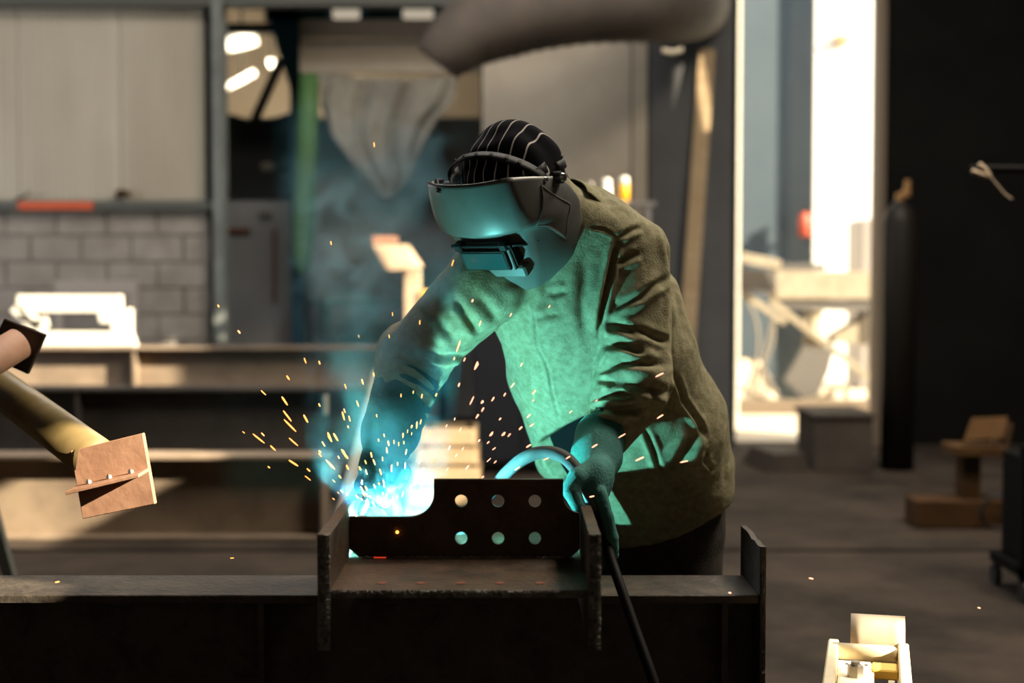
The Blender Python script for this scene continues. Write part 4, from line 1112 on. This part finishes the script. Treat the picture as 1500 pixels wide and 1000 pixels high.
strokes = [  # crease lines followed over the cloth: points, half width (px), depth (m)
    ([(904, 351), (897, 384), (886, 429), (880, 463), (877, 490)], 4, .010), ([(862, 333), (884, 337), (904, 348)], 2, .0022),
    ([(904, 349), (940, 331)], 4, .005), ([(901, 387), (938, 370)], 5, .006), ([(898, 452), (938, 435), (974, 407)], 5, .008),
    ([(973, 331), (982, 390), (982, 446), (981, 516)], 3.5, .005), ([(884, 505), (912, 506), (943, 520)], 6, .012), ([(887, 471), (932, 488)], 6, .007),
    ([(932, 482), (977, 502)], 5, .006), ([(873, 545), (912, 531), (971, 534)], 6, .011), ([(873, 556), (900, 560)], 4, .006),
    ([(912, 562), (977, 573)], 6, .010), ([(862, 587), (890, 579), (928, 577)], 4.5, .010), ([(861, 597), (904, 600), (943, 596)], 5, .012),
    ([(884, 615), (918, 629)], 5, .009), ([(988, 548), (999, 584), (1022, 618), (1031, 640)], 3.5, .008), ([(1033, 660), (1030, 674), (1041, 687)], 3, .005),
    ([(943, 624), (957, 660), (971, 705)], 3.5, .008), ([(971, 705), (999, 666), (1022, 626)], 7, .010), ([(982, 710), (1005, 757)], 2, .0025),
    ([(780, 440), (788, 506), (805, 548), (819, 615)], 2, .0022), ([(744, 467), (766, 520), (791, 612)], 2, .0016), ([(861, 386), (853, 442), (858, 500)], 9, .006),
    ([(830, 425), (802, 433)], 5, .004), ([(819, 458), (780, 467)], 5, .003), ([(668, 436), (702, 489)], 6, .007),
    ([(606, 508), (642, 523), (687, 522)], 5, .009), ([(594, 513), (621, 528), (645, 540)], 4, .006), ([(579, 525), (609, 538), (636, 561), (651, 579)], 5, .009),
    ([(585, 546), (615, 561), (645, 585)], 4.5, .008), ([(573, 573), (606, 588), (633, 603)], 4.5, .007), ([(612, 452), (640, 470), (668, 500)], 7, .006),
    ([(700, 430), (730, 470)], 7, .004), ([(880, 700), (930, 696), (975, 690)], 3, .003), ([(960, 560), (950, 600), (930, 625)], 6, .007),
]
def cloth(V, Q):
    N = vnormals(V, Q)
    x, y = proj(V)
    view = np.array([0, 0, CAM_Z]) - V; view /= np.linalg.norm(view, axis=1, keepdims=True)
    face = np.clip((np.sum(N * view, 1) + 0.1) * 2.5, 0, 1)
    disp = 0.0035 * vnoise(V, 9, 1) + 0.0022 * vnoise(V, 21, 2) + 0.0010 * vnoise(V, 52, 3)
    # long soft drag folds on the trunk
    disp += 0.0035 * np.sin(vnoise(V * np.array([1, 1, .35]), 15, 5) * 4.2)
    for pts, w, dep in strokes:
        best = np.full(len(V), 1e9); sgn = np.zeros(len(V)); endf = np.ones(len(V))
        m = (x > min(p[0] for p in pts) - 40) & (x < max(p[0] for p in pts) + 40) & (y > min(p[1] for p in pts) - 40) & (y < max(p[1] for p in pts) + 40)
        if not m.any(): continue
        X_, Y_ = x[m], y[m]; bb = best[m]; sg = sgn[m]; al = np.zeros(m.sum())
        L_ = [math.dist(a, b) for a, b in zip(pts, pts[1:])]; tot = sum(L_); acc = 0
        for (a, b), l in zip(zip(pts, pts[1:]), L_):
            ux, uy = (b[0] - a[0]) / l, (b[1] - a[1]) / l
            t = np.clip((X_ - a[0]) * ux + (Y_ - a[1]) * uy, 0, l)
            dx, dy = X_ - a[0] - ux * t, Y_ - a[1] - uy * t
            dd = np.hypot(dx, dy); s_ = np.sign(ux * dy - uy * dx)
            k = dd < bb; bb = np.where(k, dd, bb); sg = np.where(k, s_, sg); al = np.where(k, (acc + t) / tot, al); acc += l
        sd = bb * sg; e = np.minimum(1, 4 * np.minimum(al, 1 - al) + 0.15)
        f = -np.exp(-(sd / w) ** 2) + 0.75 * np.exp(-((sd - 1.9 * w) / (1.3 * w)) ** 2) + 0.45 * np.exp(-((sd + 1.9 * w) / (1.4 * w)) ** 2)
        disp[m] += 1.35 * dep * f * e * face[m]
    return V + N * disp[:, None]
jacket = field_mesh('jacket', jacket_f, (-0.36, 2.86, 0.60), (0.66, 3.72, 1.62), 0.0062, 'jacket', person, it=3, sub=True, post=cloth)

# collar: a folded strip standing round the neck
rows = []
for t in np.linspace(-2.7, 2.0, 34):
    ax_ = (neck - P(822, 345, 3.13)); ax_ /= np.linalg.norm(ax_)
    u_ = np.cross(ax_, [0, 0, 1.0]); u_ /= np.linalg.norm(u_); v_ = np.cross(ax_, u_)
    rd = math.cos(t) * u_ + math.sin(t) * v_
    c_ = P(815, 322, 3.10)
    rows.append([c_ + rd * 0.088 + ax_ * 0.045, c_ + rd * 0.098 + ax_ * 0.035, c_ + rd * (0.112 + 0.006 * math.sin(5 * t)) + ax_ * 0.0, c_ + rd * 0.116 - ax_ * 0.022])
o = MB().grid(rows).build('collar', 'jacket', person, smooth=True); o.modifiers.new('thickness', 'SOLIDIFY').thickness = 0.004
sb_ = o.modifiers.new('smooth', 'SUBSURF'); sb_.levels = 1; sb_.render_levels = 1

def trousers_f(p):
    d = eloft(p, [(P(968, 772, 3.43), .150, .125), (P(960, 700, 3.42), .165, .135), (P(930, 640, 3.37), .17, .12)], LATV)
    for a_, b_, r1, r2 in ((hip_l, kn_l, .098, .082), (kn_l, an_l + [0, 0, .03], .082, .070), (hip_r, kn_r, .098, .082), (kn_r, an_r + [0, 0, .03], .082, .070)):
        d = smin(d, roundcone(p, a_, b_, r1, r2), 0.03)
    return np.maximum(d, 0.05 - p[..., 2])
def trouser_folds(V, Q):
    N = vnormals(V, Q)
    return V + N * (0.004 * vnoise(V * np.array([1, 1, .5]), 14, 4) + 0.002 * vnoise(V, 30, 6))[:, None]
field_mesh('trousers', trousers_f, (0.05, 3.2, 0.0), (0.66, 3.72, 1.1), 0.010, 'trousers', person, it=2, sub=False, post=trouser_folds)
def shirt_f(p): return eloft(p, [(c_, a_ - .03, b_ - .028) for c_, a_, b_ in S[1:]], LATV)
field_mesh('shirt', shirt_f, (-0.2, 2.95, 0.60), (0.66, 3.66, 1.45), 0.014, 'shirt', person, it=2)
for an_ in (an_l, an_r):
    def shoe_f(p, an_=an_):
        d = smin(roundcone(p, an_ + [0, .03, -.03], an_ + [-.01, -.17, -.045], .055, .042), roundcone(p, an_ + [0, 0, .05], an_ + [0, 0, -.03], .055, .055), 0.03)
        return np.maximum(d, 0.004 - p[..., 2])
    field_mesh('shoe', shoe_f, an_ + [-.12, -.28, -.1], an_ + [.12, .15, .14], 0.009, 'shoe', person)

# ------------------------------------------------------------------ gauntlets
def glove_noise(V, Q):
    N = vnormals(V, Q)
    return V + N * (0.0022 * vnoise(V, 24, 8) + 0.0006 * vnoise(V, 60, 9))[:, None]
def chain(p, pts, rs, k=0.004):
    d = None
    for a_, b_, r1, r2 in zip(pts, pts[1:], rs, rs[1:]):
        e = roundcone(p, a_, b_, r1, r2); d = e if d is None else smin(d, e, k)
    return d
def glove_l(p):     # the hand steadying the cable over the flange
    d = roundcone(p, P(880, 640, 3.03), P(874, 668, 2.97), .056, .050)
    d = smin(d, roundcone(p, P(874, 668, 2.97), P(872, 690, 2.915), .050, .040), 0.02)
    palm = ellip(p, P(874, 708, 2.88), np.stack([[0.3, 0.95, 0], [-0.95, 0.3, 0.1], [0.03, 0.1, 1]]), (.046, .028, .052))
    d = smin(d, palm, 0.025)
    for k, (yy, l) in enumerate(((2.842, 0), (2.862, 6), (2.883, 2), (2.903, -8))):
        f = chain(p, [P(878 - 1 * k, 722, yy), P(890 - k, 758 + l * .5, yy - .006), P(896 - k, 786 + l, yy - .006), P(899 - k, 806 + l, yy - .004)], [.0150, .0142, .0135, .0110])
        d = smin(d, f, 0.006)
    # thumb pressed over the cable, inside of the flange line
    th = chain(p, [P(868, 690, 2.87), P(846, 700, 2.845), P(836, 718, 2.835), P(846, 740, 2.828)], [.024, .021, .0195, .015])
    return smin(d, th, 0.010)
field_mesh('gauntlet', glove_l, (0.02, 2.76, 0.70), (0.34, 3.10, 1.08), 0.0038, 'glove', person, it=2, post=glove_noise)
def glove_r(p):     # the hand closed round the torch handle
    d = roundcone(p, el_r + (wr_r - el_r) * .36, P(572, 632, 3.01), .070, .060)
    d = smin(d, roundcone(p, P(572, 632, 3.01), P(564, 662, 2.96), .058, .046), 0.02)
    d = smin(d, ellip(p, P(556, 688, 2.94), np.stack([[0.9, -0.3, -0.2], [0.3, 0.95, 0], [0.2, -0.05, 0.97]]), (.044, .034, .050)), 0.025)
    g0, g1 = P(586, 668, 2.965), P(538, 735, 2.905)     # torch handle runs between these
    ax_ = (g1 - g0) / np.linalg.norm(g1 - g0)
    for k in range(4):
        c_ = g0 + (g1 - g0) * (0.22 + 0.205 * k)
        side = np.cross(ax_, [0, 1.0, 0]); side /= np.linalg.norm(side); fr_ = np.cross(side, ax_)
        if fr_[1] > 0: fr_ = -fr_
        if side[2] < 0: side = -side
        ring = [c_ + side * .030 * math.cos(t) + fr_ * .030 * math.sin(t) for t in (0.3, 1.1, 1.9, 2.7, 3.4)]
        d = smin(d, chain(p, [P(554 - 6 * k, 680 + 6 * k, 2.925)] + ring, [.016, .0155, .0155, .015, .0140, .012]), 0.006)
    th = chain(p, [P(574, 662, 2.935), P(584, 686, 2.905), P(576, 706, 2.89)], [.022, .020, .016])
    return smin(d, th, 0.010)
field_mesh('gauntlet', glove_r, (-0.38, 2.78, 0.72), (-0.04, 3.22, 1.22), 0.0042, 'dimmed_glove', person, it=2, post=glove_noise)

# ------------------------------------------------------------------ striped cap (own axes so the stripes follow it)
def local_obj(name, V, Q, material, parent, smooth=True):
    me = mesh_from(V, Q, name)
    o = link_mesh(name, me, material, parent, smooth)
    R = Matrix((Vector(-HL), Vector(HF), Vector(HU))).transposed().to_4x4()
    o.matrix_basis = Matrix.Translation(Vector(head_c)) @ R
    return o
I3 = np.eye(3)
def cap_f(p):
    d = ellip(p, (0, -.008, .035), I3, (.095, .112, .092))
    d = smin(d, ellip(p, (0, -.03, .075), I3, (.066, .070, .058)), 0.05)
    d = smin(d, roundcone(p, (0, -.05, .02), (0, -.085, -.075), .082, .075), 0.04)       # cape over the nape
    d = np.maximum(d, -(ellip(p, (0, .0, -.01), I3, (.082, .108, .118))))
    fr_ = (p[..., 1] - 0.085) * 1.0 - (p[..., 2] - 0.02)
    return np.maximum(d, np.maximum(fr_, -p[..., 2] - 0.13))
V, Q = surface_nets(cap_f, (-.15, -.2, -.2), (.15, .16, .2), 0.0045); V = relax(V, Q, 3)
N = vnormals(V, Q); V = V + N * (0.003 * np.sin(V[:, 1] * 70 + 3 * vnoise(V, 12, 3)) * (V[:, 2] > 0.03) + 0.003 * vnoise(V, 18, 2))[:, None]
local_obj('striped_cap', V, Q, 'cap_cloth', person)

# ================================================================== welding helmet
hm = empty('welding_helmet', tuple(head_c), 'grey welding helmet with flip lens, worn face down over the arc', 'helmet')
LV = [  # front centre, front corner, cheek, rear edge (wearer's half)
    [(0, .158, .118), (.055, .153, .117), (.098, .128, .112), (.120, .080, .083), (.126, .04, .056), (.125, -.004, .030)],
    [(0, .168, .075), (.055, .163, .075), (.104, .138, .070), (.126, .080, .046), (.131, .03, .020), (.130, -.022, -.008)],
    [(0, .174, .030), (.055, .169, .030), (.107, .143, .028), (.128, .078, .006), (.132, .015, -.018), (.131, -.034, -.042)],
    [(0, .172, .000), (.055, .167, .000), (.105, .141, .000), (.127, .075, -.020), (.130, .013, -.042), (.128, -.034, -.064)],
    [(0, .150, -.016), (.055, .146, -.016), (.097, .128, -.014), (.122, .072, -.036), (.125, .014, -.062), (.122, -.026, -.092)],
    [(0, .146, -.060), (.050, .142, -.060), (.090, .124, -.060), (.114, .070, -.075), (.120, .010, -.100), (.119, -.030, -.128)],
    [(0, .142, -.105), (.045, .138, -.105), (.080, .120, -.105), (.102, .072, -.115), (.110, .018, -.140), (.110, -.024, -.166)],
    [(0, .132, -.148), (.035, .128, -.148), (.062, .112, -.147), (.080, .074, -.152), (.092, .028, -.170), (.092, -.004, -.190)],
    [(0, .110, -.178), (.025, .107, -.178), (.044, .096, -.178), (.055, .074, -.180), (.058, .046, -.190), (.056, .030, -.198)],
]
rows = []
for lv in LV:
    row = [H(-x, y, z) for x, y, z in lv[:0:-1]] + [H(x, y, z) for x, y, z in lv]
    rows.append(row)
shell = MB().grid(rows).build('shell', 'helmet', hm, smooth=True)
sd_ = shell.modifiers.new('thickness', 'SOLIDIFY'); sd_.thickness = 0.003; sd_.offset = 1
ss_ = shell.modifiers.new('smooth', 'SUBSURF'); ss_.levels = 2; ss_.render_levels = 2
# creases: seam between face and cheek, ridge above the lens
me = shell.data
cr_ = me.attributes.new('crease_edge', 'FLOAT', 'EDGE')
ncol = 11
vals = np.zeros(len(me.edges), np.float32)
for e in me.edges:
    a_, b_ = sorted(e.vertices); ra, ca = divmod(a_, ncol); rb, cb = divmod(b_, ncol)
    if ca == cb and ca in (3, 7): vals[e.index] = 0.75
    if ra == rb and ra in (3,) and 3 <= ca and cb <= 7: vals[e.index] = 0.75
    if ra == rb and ra in (4,) and 3 <= ca and cb <= 7: vals[e.index] = 0.5
    if ra == rb == 0 or ra == rb == 8: vals[e.index] = 1.0
cr_.data.foreach_set('value', vals)
# raised ridge round each cheek facet, laid on the shell's own surface
LVA = np.array(LV)
def on_shell(r, c):
    r0, c0 = min(int(r), 7), min(int(c), 4); fr_, fc_ = r - r0, c - c0
    return (LVA[r0, c0] * (1 - fr_) * (1 - fc_) + LVA[r0 + 1, c0] * fr_ * (1 - fc_) + LVA[r0, c0 + 1] * (1 - fr_) * fc_ + LVA[r0 + 1, c0 + 1] * fr_ * fc_)
dia = [(0.6, 3.25), (2.5, 4.15), (5.2, 3.5), (3.4, 2.35), (0.6, 3.25)]
for s_ in (-1, 1):
    pts = []
    for (r0, c0), (r1, c1) in zip(dia, dia[1:]):
        for t in np.linspace(0, 1, 8, endpoint=False):
            q = on_shell(r0 + (r1 - r0) * t, c0 + (c1 - c0) * t)
            pts.append(H(s_ * (q[0] + 0.0012), q[1] + 0.0004, q[2]))
    pts.append(pts[0])
    MB().tube(pts, 0.0024, 8, caps=False).build('cheek_ridge', 'helmet', hm, smooth=True)
# lens box with flip front
def hb(lo, hi, m_, nm, par=hm, bev=0.002):
    mb = MB(); x0, y0, z0 = lo; x1, y1, z1 = hi
    a = [H(x0, y0, z0), H(x1, y0, z0), H(x1, y1, z0), H(x0, y1, z0)]
    mb.poly_prism(a, HU * (z1 - z0))
    if bev: mb.bevel(bev)
    return mb.build(nm, m_, par)
lb = hb((-.064, .120, -.088), (.064, .166, -.026), 'helmet', 'lens_box')
ff = hb((-.057, .164, -.083), (.057, .173, -.034), 'helmet_black', 'flip_frame')
hb((-.052, .1725, -.079), (.052, .1745, -.039), 'lens', 'lens', ff, bev=0.0005)
MB().tube([H(-.074, .165, -.026), H(.074, .165, -.026)], 0.0045, 10).build('hinge_rod', 'helmet_black', hm)
for x_ in (-.066, .046):
    hb((x_, .152, -.036), (x_ + .020, .174, -.018), 'helmet_black', 'hinge_block', bev=0.003)
hb((.064, .118, -.080), (.068, .160, -.036), 'helmet_black', 'side_flap', bev=0.001)
MB().tube([H(.068, .160, -.028), H(.088, .120, -.052), H(.092, .112, -.054), H(.100, .108, -.050)], 0.0042, 8).build('flip_lever', 'helmet_black', hm, smooth=True)
hb((-.072, .118, -.118), (.072, .150, -.090), 'helmet', 'lens_sill', bev=0.004)
# headgear: strap over the crown, browband, nape strap, knobs, rivets
arc = [H(.114 * math.sin(t), 0.030 + 0.040 * math.cos(t), .040 + .094 * math.cos(t)) for t in np.linspace(-1.5, 1.5, 25)]
mb = MB()
rows = [[p - HF * 0.013, p + HF * 0.013] for p in arc]
mb.grid(rows); o = mb.build('crown_strap', 'helmet_black', hm, smooth=True); o.modifiers.new('thickness', 'SOLIDIFY').thickness = 0.003
for t in (-0.6, -.3, 0.0, .3, .6, .85):
    p = H(.1165 * math.sin(t), 0.030 + 0.040 * math.cos(t), .0405 + .0965 * math.cos(t)); dr = HL * math.sin(t) + HU * math.cos(t)
    MB().tube([p - dr * 0.001, p + dr * 0.0012], 0.0042, 12).build('strap_hole', 'duct', hm)
arc = [H(.118 * math.sin(t), -0.012 - .118 * math.cos(t), .045 - .045 * math.cos(t)) for t in np.linspace(-1.55, 1.55, 25)]
o = MB().grid([[p - HU * 0.011, p + HU * 0.011] for p in arc]).build('nape_strap', 'helmet_black', hm, smooth=True); o.modifiers.new('thickness', 'SOLIDIFY').thickness = 0.003
arc = [H(.112 * math.sin(t), .0 + .125 * math.cos(t), 0.06 + .01 * math.cos(t)) for t in np.linspace(-1.5, 1.5, 25)]
o = MB().grid([[p - HU * 0.012, p + HU * 0.012] for p in arc]).build('browband', 'helmet_black', hm, smooth=True); o.modifiers.new('thickness', 'SOLIDIFY').thickness = 0.003
for s_ in (-1, 1):
    k0 = H(s_ * .124, .012, .036)
    kn = MB().tube([k0, k0 + HL * s_ * 0.018], [0.014, 0.0125], 18).build('knob', 'knob_black', hm)
    MB().tube([k0 + HL * s_ * 0.018, k0 + HL * s_ * 0.024], [0.010, 0.008], 12).build('knob_cap', 'chrome', kn)
    r0 = H(s_ * .126, .050, .056)
    MB().tube([r0, r0 + HL * s_ * 0.006], [0.006, 0.004], 12).build('rivet', 'chrome', hm)
r0 = H(-.055, .1575, .104)
MB().tube([r0, r0 + HF * 0.008], [0.006, 0.004], 12).build('rivet', 'chrome', hm)
MB().tube([r0, H(-.075, .13, .112), H(-.100, .085, .085)], 0.005, 8).build('stay', 'helmet_black', hm)

# ================================================================== torch and its cable
tc_ = empty('welding_torch', tuple(ARC), 'welding torch with a grey cable looping through the steadying hand', 'torch')
g0, g1 = P(586, 668, 2.965), P(538, 735, 2.905)
MB().tube([g0 + (g0 - g1) * 0.1, g1], [0.017, 0.015], 14).build('handle', 'helmet_black', tc_, smooth=True)
hand_c = P(545, 735, 2.93)
nd = (hand_c - ARC) / np.linalg.norm(hand_c - ARC)
tip = ARC + nd * 0.016
nk = spline([g1, g1 + [-.012, .0, -.02], tip + nd * 0.075 + [-.01, 0, 0], tip + nd * 0.045], 5)
MB().tube(nk, 0.0085, 10).build('neck', 'copper', tc_, smooth=True)
MB().tube([tip + nd * 0.055, tip + nd * 0.03, tip], [0.010, 0.0105, 0.008], 16).build('nozzle', 'copper', tc_)
cb = spline([g0 + (g0 - g1) * 0.1, P(574, 700, 3.05), P(592, 768, 3.09), P(650, 800, 3.09), P(712, 730, 3.03), P(738, 697, 2.97), P(768, 671, 2.91), P(800, 662, 2.89), P(830, 672, 2.87), P(853, 702, 2.858),
             P(868, 738, 2.852), P(884, 778, 2.845), P(894, 815, 2.82), P(910, 862, 2.78), P(930, 920, 2.74), P(958, 1000, 2.69), P(985, 1090, 2.66), P(1010, 1200, 2.64)], 8)
cb = [c_ if c_[2] > 0.02 else np.array([c_[0], c_[1], 0.02]) for c_ in cb]
end = cb[-1]; cb += [np.array([end[0] + 0.03, end[1] - .05, 0.10]), np.array([end[0] + .08, end[1] - .15, 0.016]), np.array([end[0] + .4, end[1] - .5, 0.016])] if end[2] > 0.1 else []
nsp = 8 * 10 + 3
MB().tube(cb[:nsp], 0.0135, 14).build('cable', 'cable_grey', tc_, smooth=True)
MB().tube(cb[nsp - 1:], 0.0105, 12).build('lead', 'helmet_black', tc_, smooth=True)
# the arc itself
ad = bpy.data.lights.new('welding_arc', 'POINT'); ad.energy = 38; ad.color = (0.20, 0.95, 0.95); ad.shadow_soft_size = 0.006
ao = bpy.data.objects.new('welding_arc', ad); COL.objects.link(ao); ao.location = Vector(ARC - nd * 0.006)
pd_ = bpy.data.lights.new('haze_fill_light', 'POINT'); pd_.energy = 18; pd_.color = (0.22, 0.80, 1.0); pd_.shadow_soft_size = 0.006  # second lamp, added to light the haze beside the torch hand
po = bpy.data.objects.new('haze_fill_light', pd_); COL.objects.link(po); po.location = Vector(POOL + [0, 0.0, 0.006])
m = mat('arc_glow', (1, 1, 1), 0.5, emit=(0.65, 0.95, 1.0), estr=60.0)
g = MB(); bmesh.ops.create_icosphere(g.bm, subdivisions=2, radius=0.003, matrix=Matrix.Translation(Vector(ARC + nd * 0.005)))
g.build('arc_point', 'arc_glow', tc_)
for k in range(9):       # molten weld metal still glowing in the corner
    q = POOL + [0.012 * math.cos(k * 2.4) * (k / 5), 0.004 * (k % 3), -0.006 + 0.002 * (k % 4)]
    g = MB(); bmesh.ops.create_icosphere(g.bm, subdivisions=1, radius=0.0018, matrix=Matrix.Translation(Vector(q)))
    g.build('molten_drop', 'arc_glow', wp)

# ================================================================== weld smoke
def smoke(name, lo, hi, label, dens, expr):
    o = MB().box(lo, hi).build(name, None, origin=tuple((np.array(lo) + np.array(hi)) / 2))
    m = bpy.data.materials.new(name); m.use_nodes = True; nt = m.node_tree; n = nt.nodes; L = nt.links
    n.remove(n['Principled BSDF'])
    vs = n.new('ShaderNodeVolumeScatter'); vs.inputs['Color'].default_value = (0.30, 0.74, 1.0, 1); vs.inputs['Anisotropy'].default_value = 0.1
    L.new(vs.outputs[0], n['Material Output'].inputs['Volume'])
    geo = n.new('ShaderNodeNewGeometry')
    nz = n.new('ShaderNodeTexNoise'); nz.inputs['Scale'].default_value = 9.0; nz.inputs['Detail'].default_value = 5; nz.inputs['Distortion'].default_value = 1.0
    L.new(geo.outputs['Position'], nz.inputs['Vector'])
    def mth(op, a, b=None, c=None):
        k = n.new('ShaderNodeMath'); k.operation = op
        for i, v in enumerate((a, b, c)):
            if v is None: continue
            if isinstance(v, (int, float)): k.inputs[i].default_value = v
            else: L.new(v, k.inputs[i])
        return k.outputs[0]
    sp = n.new('ShaderNodeSeparateXYZ'); L.new(geo.outputs['Position'], sp.inputs[0])
    d = expr(mth, sp.outputs['X'], sp.outputs['Y'], sp.outputs['Z'], nz.outputs['Fac'])
    L.new(mth('MULTIPLY', d, dens), vs.inputs['Density'])
    o.data.materials.append(m)
    return tag(o, label, 'smoke', kind='stuff')
def plume(mth, x, y, z, nz):
    # rises from the weld, drifting; dense low down, thinning upward
    h = mth('SUBTRACT', z, 0.80)
    cxx = mth('MULTIPLY_ADD', h, -0.02, -0.272)
    rad = mth('MULTIPLY_ADD', h, 0.12, 0.140)
    dx = mth('DIVIDE', mth('SUBTRACT', x, cxx), rad)
    dy = mth('DIVIDE', mth('SUBTRACT', y, mth('MULTIPLY_ADD', h, 0.10, 2.93)), 0.112)
    r2 = mth('ADD', mth('MULTIPLY', dx, dx), mth('MULTIPLY', dy, dy))
    fall = mth('MAXIMUM', mth('SUBTRACT', 1.0, r2), 0.0)
    up = mth('ADD', mth('POWER', 2.718, mth('MULTIPLY', h, -3.2)), 0.06)
    top = mth('MINIMUM', mth('MAXIMUM', mth('MULTIPLY', mth('SUBTRACT', 1.70, z), 3.0), 0.0), 1.0)
    # density cut near the arc, so the glare is toned down in the fume
    s2 = None
    for q, c_ in ((x, ARC[0]), (y, ARC[1]), (z, ARC[2])):
        e_ = mth('SUBTRACT', q, float(c_)); e_ = mth('MULTIPLY', e_, e_); s2 = e_ if s2 is None else mth('ADD', s2, e_)
    clear = mth('MINIMUM', mth('MULTIPLY_ADD', s2, 1 / 0.55 ** 2, 0.002), 1.0)
    tex = mth('MAXIMUM', mth('MULTIPLY', mth('SUBTRACT', nz, 0.41), 6.0), 0.0)
    main = mth('MULTIPLY', mth('MULTIPLY', mth('MULTIPLY', fall, up), mth('MULTIPLY', tex, top)), clear)
    # low veil of fume curling round the torch hand
    v2 = None
    for q, c_, r_ in ((x, -0.300, 0.112), (y, 2.872, 0.056), (z, 0.93, 0.25)):
        e_ = mth('DIVIDE', mth('SUBTRACT', q, c_), r_); e_ = mth('MULTIPLY', e_, e_); v2 = e_ if v2 is None else mth('ADD', v2, e_)
    veil = mth('MULTIPLY', mth('MULTIPLY', mth('MAXIMUM', mth('SUBTRACT', 1.0, v2), 0.0), tex), 0.18)
    return mth('ADD', main, veil)
smoke('weld_smoke', (-0.56, 2.816, 0.75), (0.02, 3.16, 1.72), 'blue lit welding smoke rising from the arc', 30.0, plume)

# ================================================================== sparks
sp_mesh = {}
for key, m_ in (('a', 'spark'), ('b', 'spark_hot')):
    bm = bmesh.new()
    rings = [[bm.verts.new((r_ * math.cos(2 * math.pi * k / 5), r_ * math.sin(2 * math.pi * k / 5), z_)) for k in range(5)] for r_, z_ in ((0.45, -1), (1, -.5), (1, .6), (0.5, 1))]
    for a_, b_ in zip(rings, rings[1:]):
        for k in range(5): bm.faces.new((a_[k], a_[(k + 1) % 5], b_[(k + 1) % 5], b_[k]))
    bm.faces.new(rings[0][::-1]); bm.faces.new(rings[-1])
    me = bpy.data.meshes.new('spark_' + key); bm.to_mesh(me); bm.free(); me.materials.append(MATS[m_]); sp_mesh[key] = me
A_ = [(485,356,5),(447,528,8),(468,531,5),(422,553,7),(386,575,9),(417,587,14),(421,609,18),(425,623,24),(448,613,12),(430,647,16),(379,642,20),(385,636,6),(400,656,10),(357,633,4),
      (430,678,15),(394,684,4),(452,688,6),(451,700,10),(468,593,5),(469,666,6),(474,650,8),(483,640,14),(492,640,12),(484,680,18),(504,664,14),(509,684,7),(498,698,5),(503,609,12),(512,613,8),(506,566,7),
      (524,591,9),(548,212,6),(320,448,4),(350,486,5),(84,852,6),(287,875,6),(340,817,5),(1069,868,4),(1188,847,6),(1434,890,4),(663,385,9),(575,460,5),(615,472,6)]
B_ = [(152,41,6),(300,42,8),(638,90,26),(618,150,7),(668,155,9),(728,187,14),(640,277,7),(225,228,8),(170,263,12),(88,290,8),(147,372,9),(76,430,12),(107,446,9),(240,429,7),(358,330,8),(418,314,7),(460,333,10),
      (530,327,7),(704,355,20),(757,362,6),(808,347,7),(757,398,8),(732,430,8),(580,478,7),(648,495,8),(500,512,10),(435,475,16),(410,517,7),(276,525,8),(248,548,6),(368,525,11),(390,505,8),(347,567,9),(372,560,7),
      (383,605,12),(39,535,16),(10,540,16),(82,614,18),(14,668,20),(96,682,9),(60,728,5),(213,620,12),(227,655,14),(185,655,9),(312,685,16),(341,664,8),(378,672,14),(450,650,14),(258,703,14),(188,700,9),(158,686,9),
      (170,752,10),(232,765,18),(275,768,9),(175,812,12),(190,815,10),(68,797,8),(29,835,6),(366,812,14),(812,590,9),(818,655,8),(800,520,8),(740,550,6),(660,590,8),(628,622,8),(682,680,11),(585,690,8),(492,735,8),
      (787,645,12),(757,728,6),(620,445,6),(842,445,7),(860,520,7)]
C_ = [(186,215,5),(226,333,9),(386,290,7),(588,246,5),(442,550,6),(396,658,10),(508,693,9),(355,706,6),(236,745,6),(210,820,8),(293,730,8),(240,785,8),(480,818,8),(496,866,9),(438,882,7),(348,912,8),(378,918,7),
      (480,975,9),(284,912,9),(700,797,6),(834,738,5),(505,737,4),(205,555,14),(116,655,7)]
D_ = [(966,549,12),(967,610,10),(911,638,11),(871,653,9),(937,672,13),(1002,676,11),(867,727,7),(832,670,7),(800,672,8),(758,686,9)]
allsp = [(x, y, l) for x, y, l in A_] + [(480 + .3 * x, 480 + .3 * y, l * .62) for x, y, l in B_] + [(640 + .28 * x, 380 + .28 * y, l * .85) for x, y, l in C_] + D_
for _ in range(46):      # fine spatter close to the arc
    t = random.uniform(-2.7, -0.5); r_ = abs(random.gauss(0, 1)) * 62 + 14
    allsp.append((560 + 1.15 * r_ * math.cos(t), 748 + r_ * math.sin(t), random.uniform(3, 8)))
right = Vector((1, 0, 0)); upv = Vector(_up)
for i, (x, y, l) in enumerate(allsp):
    far = math.hypot(x - 580, y - 745)
    Ysp = 2.80 + 0.10 * random.random() if far < 160 else (2.66 + 0.12 * random.random() if x > 640 else 2.78 + 0.3 * random.random())
    if 480 < x < 640 and y > 730: Ysp = 2.84
    if x > 690 and y > 690: Ysp = 2.70
    c_ = P(x, y, Ysp)
    ang = math.atan2(y - 800, x - 575) + random.uniform(-.12, .12)
    dirv = (right * math.cos(ang) - upv * math.sin(ang)).normalized() + Vector((0, random.uniform(-.25, .25), 0))
    hot = x > 640 and y > 420
    o = bpy.data.objects.new('spark', sp_mesh['b' if hot else 'a']); COL.objects.link(o)
    pxm = Ysp / F_PX; w_ = random.uniform(0.75, 1.25) * (1.25 if l > 10 else 1.0)
    o.scale = (w_ * pxm, w_ * pxm, max(l * 0.55, w_) * pxm)
    o.rotation_mode = 'QUATERNION'; o.rotation_quaternion = dirv.normalized().to_track_quat('Z', 'Y'); o.location = Vector(c_)
    tag(o, 'pinkish spark flying before the jacket or the gap under the arm' if hot else 'glowing orange spark thrown off by the weld', 'spark', 'pinkish hot welding sparks' if hot else 'orange welding sparks')
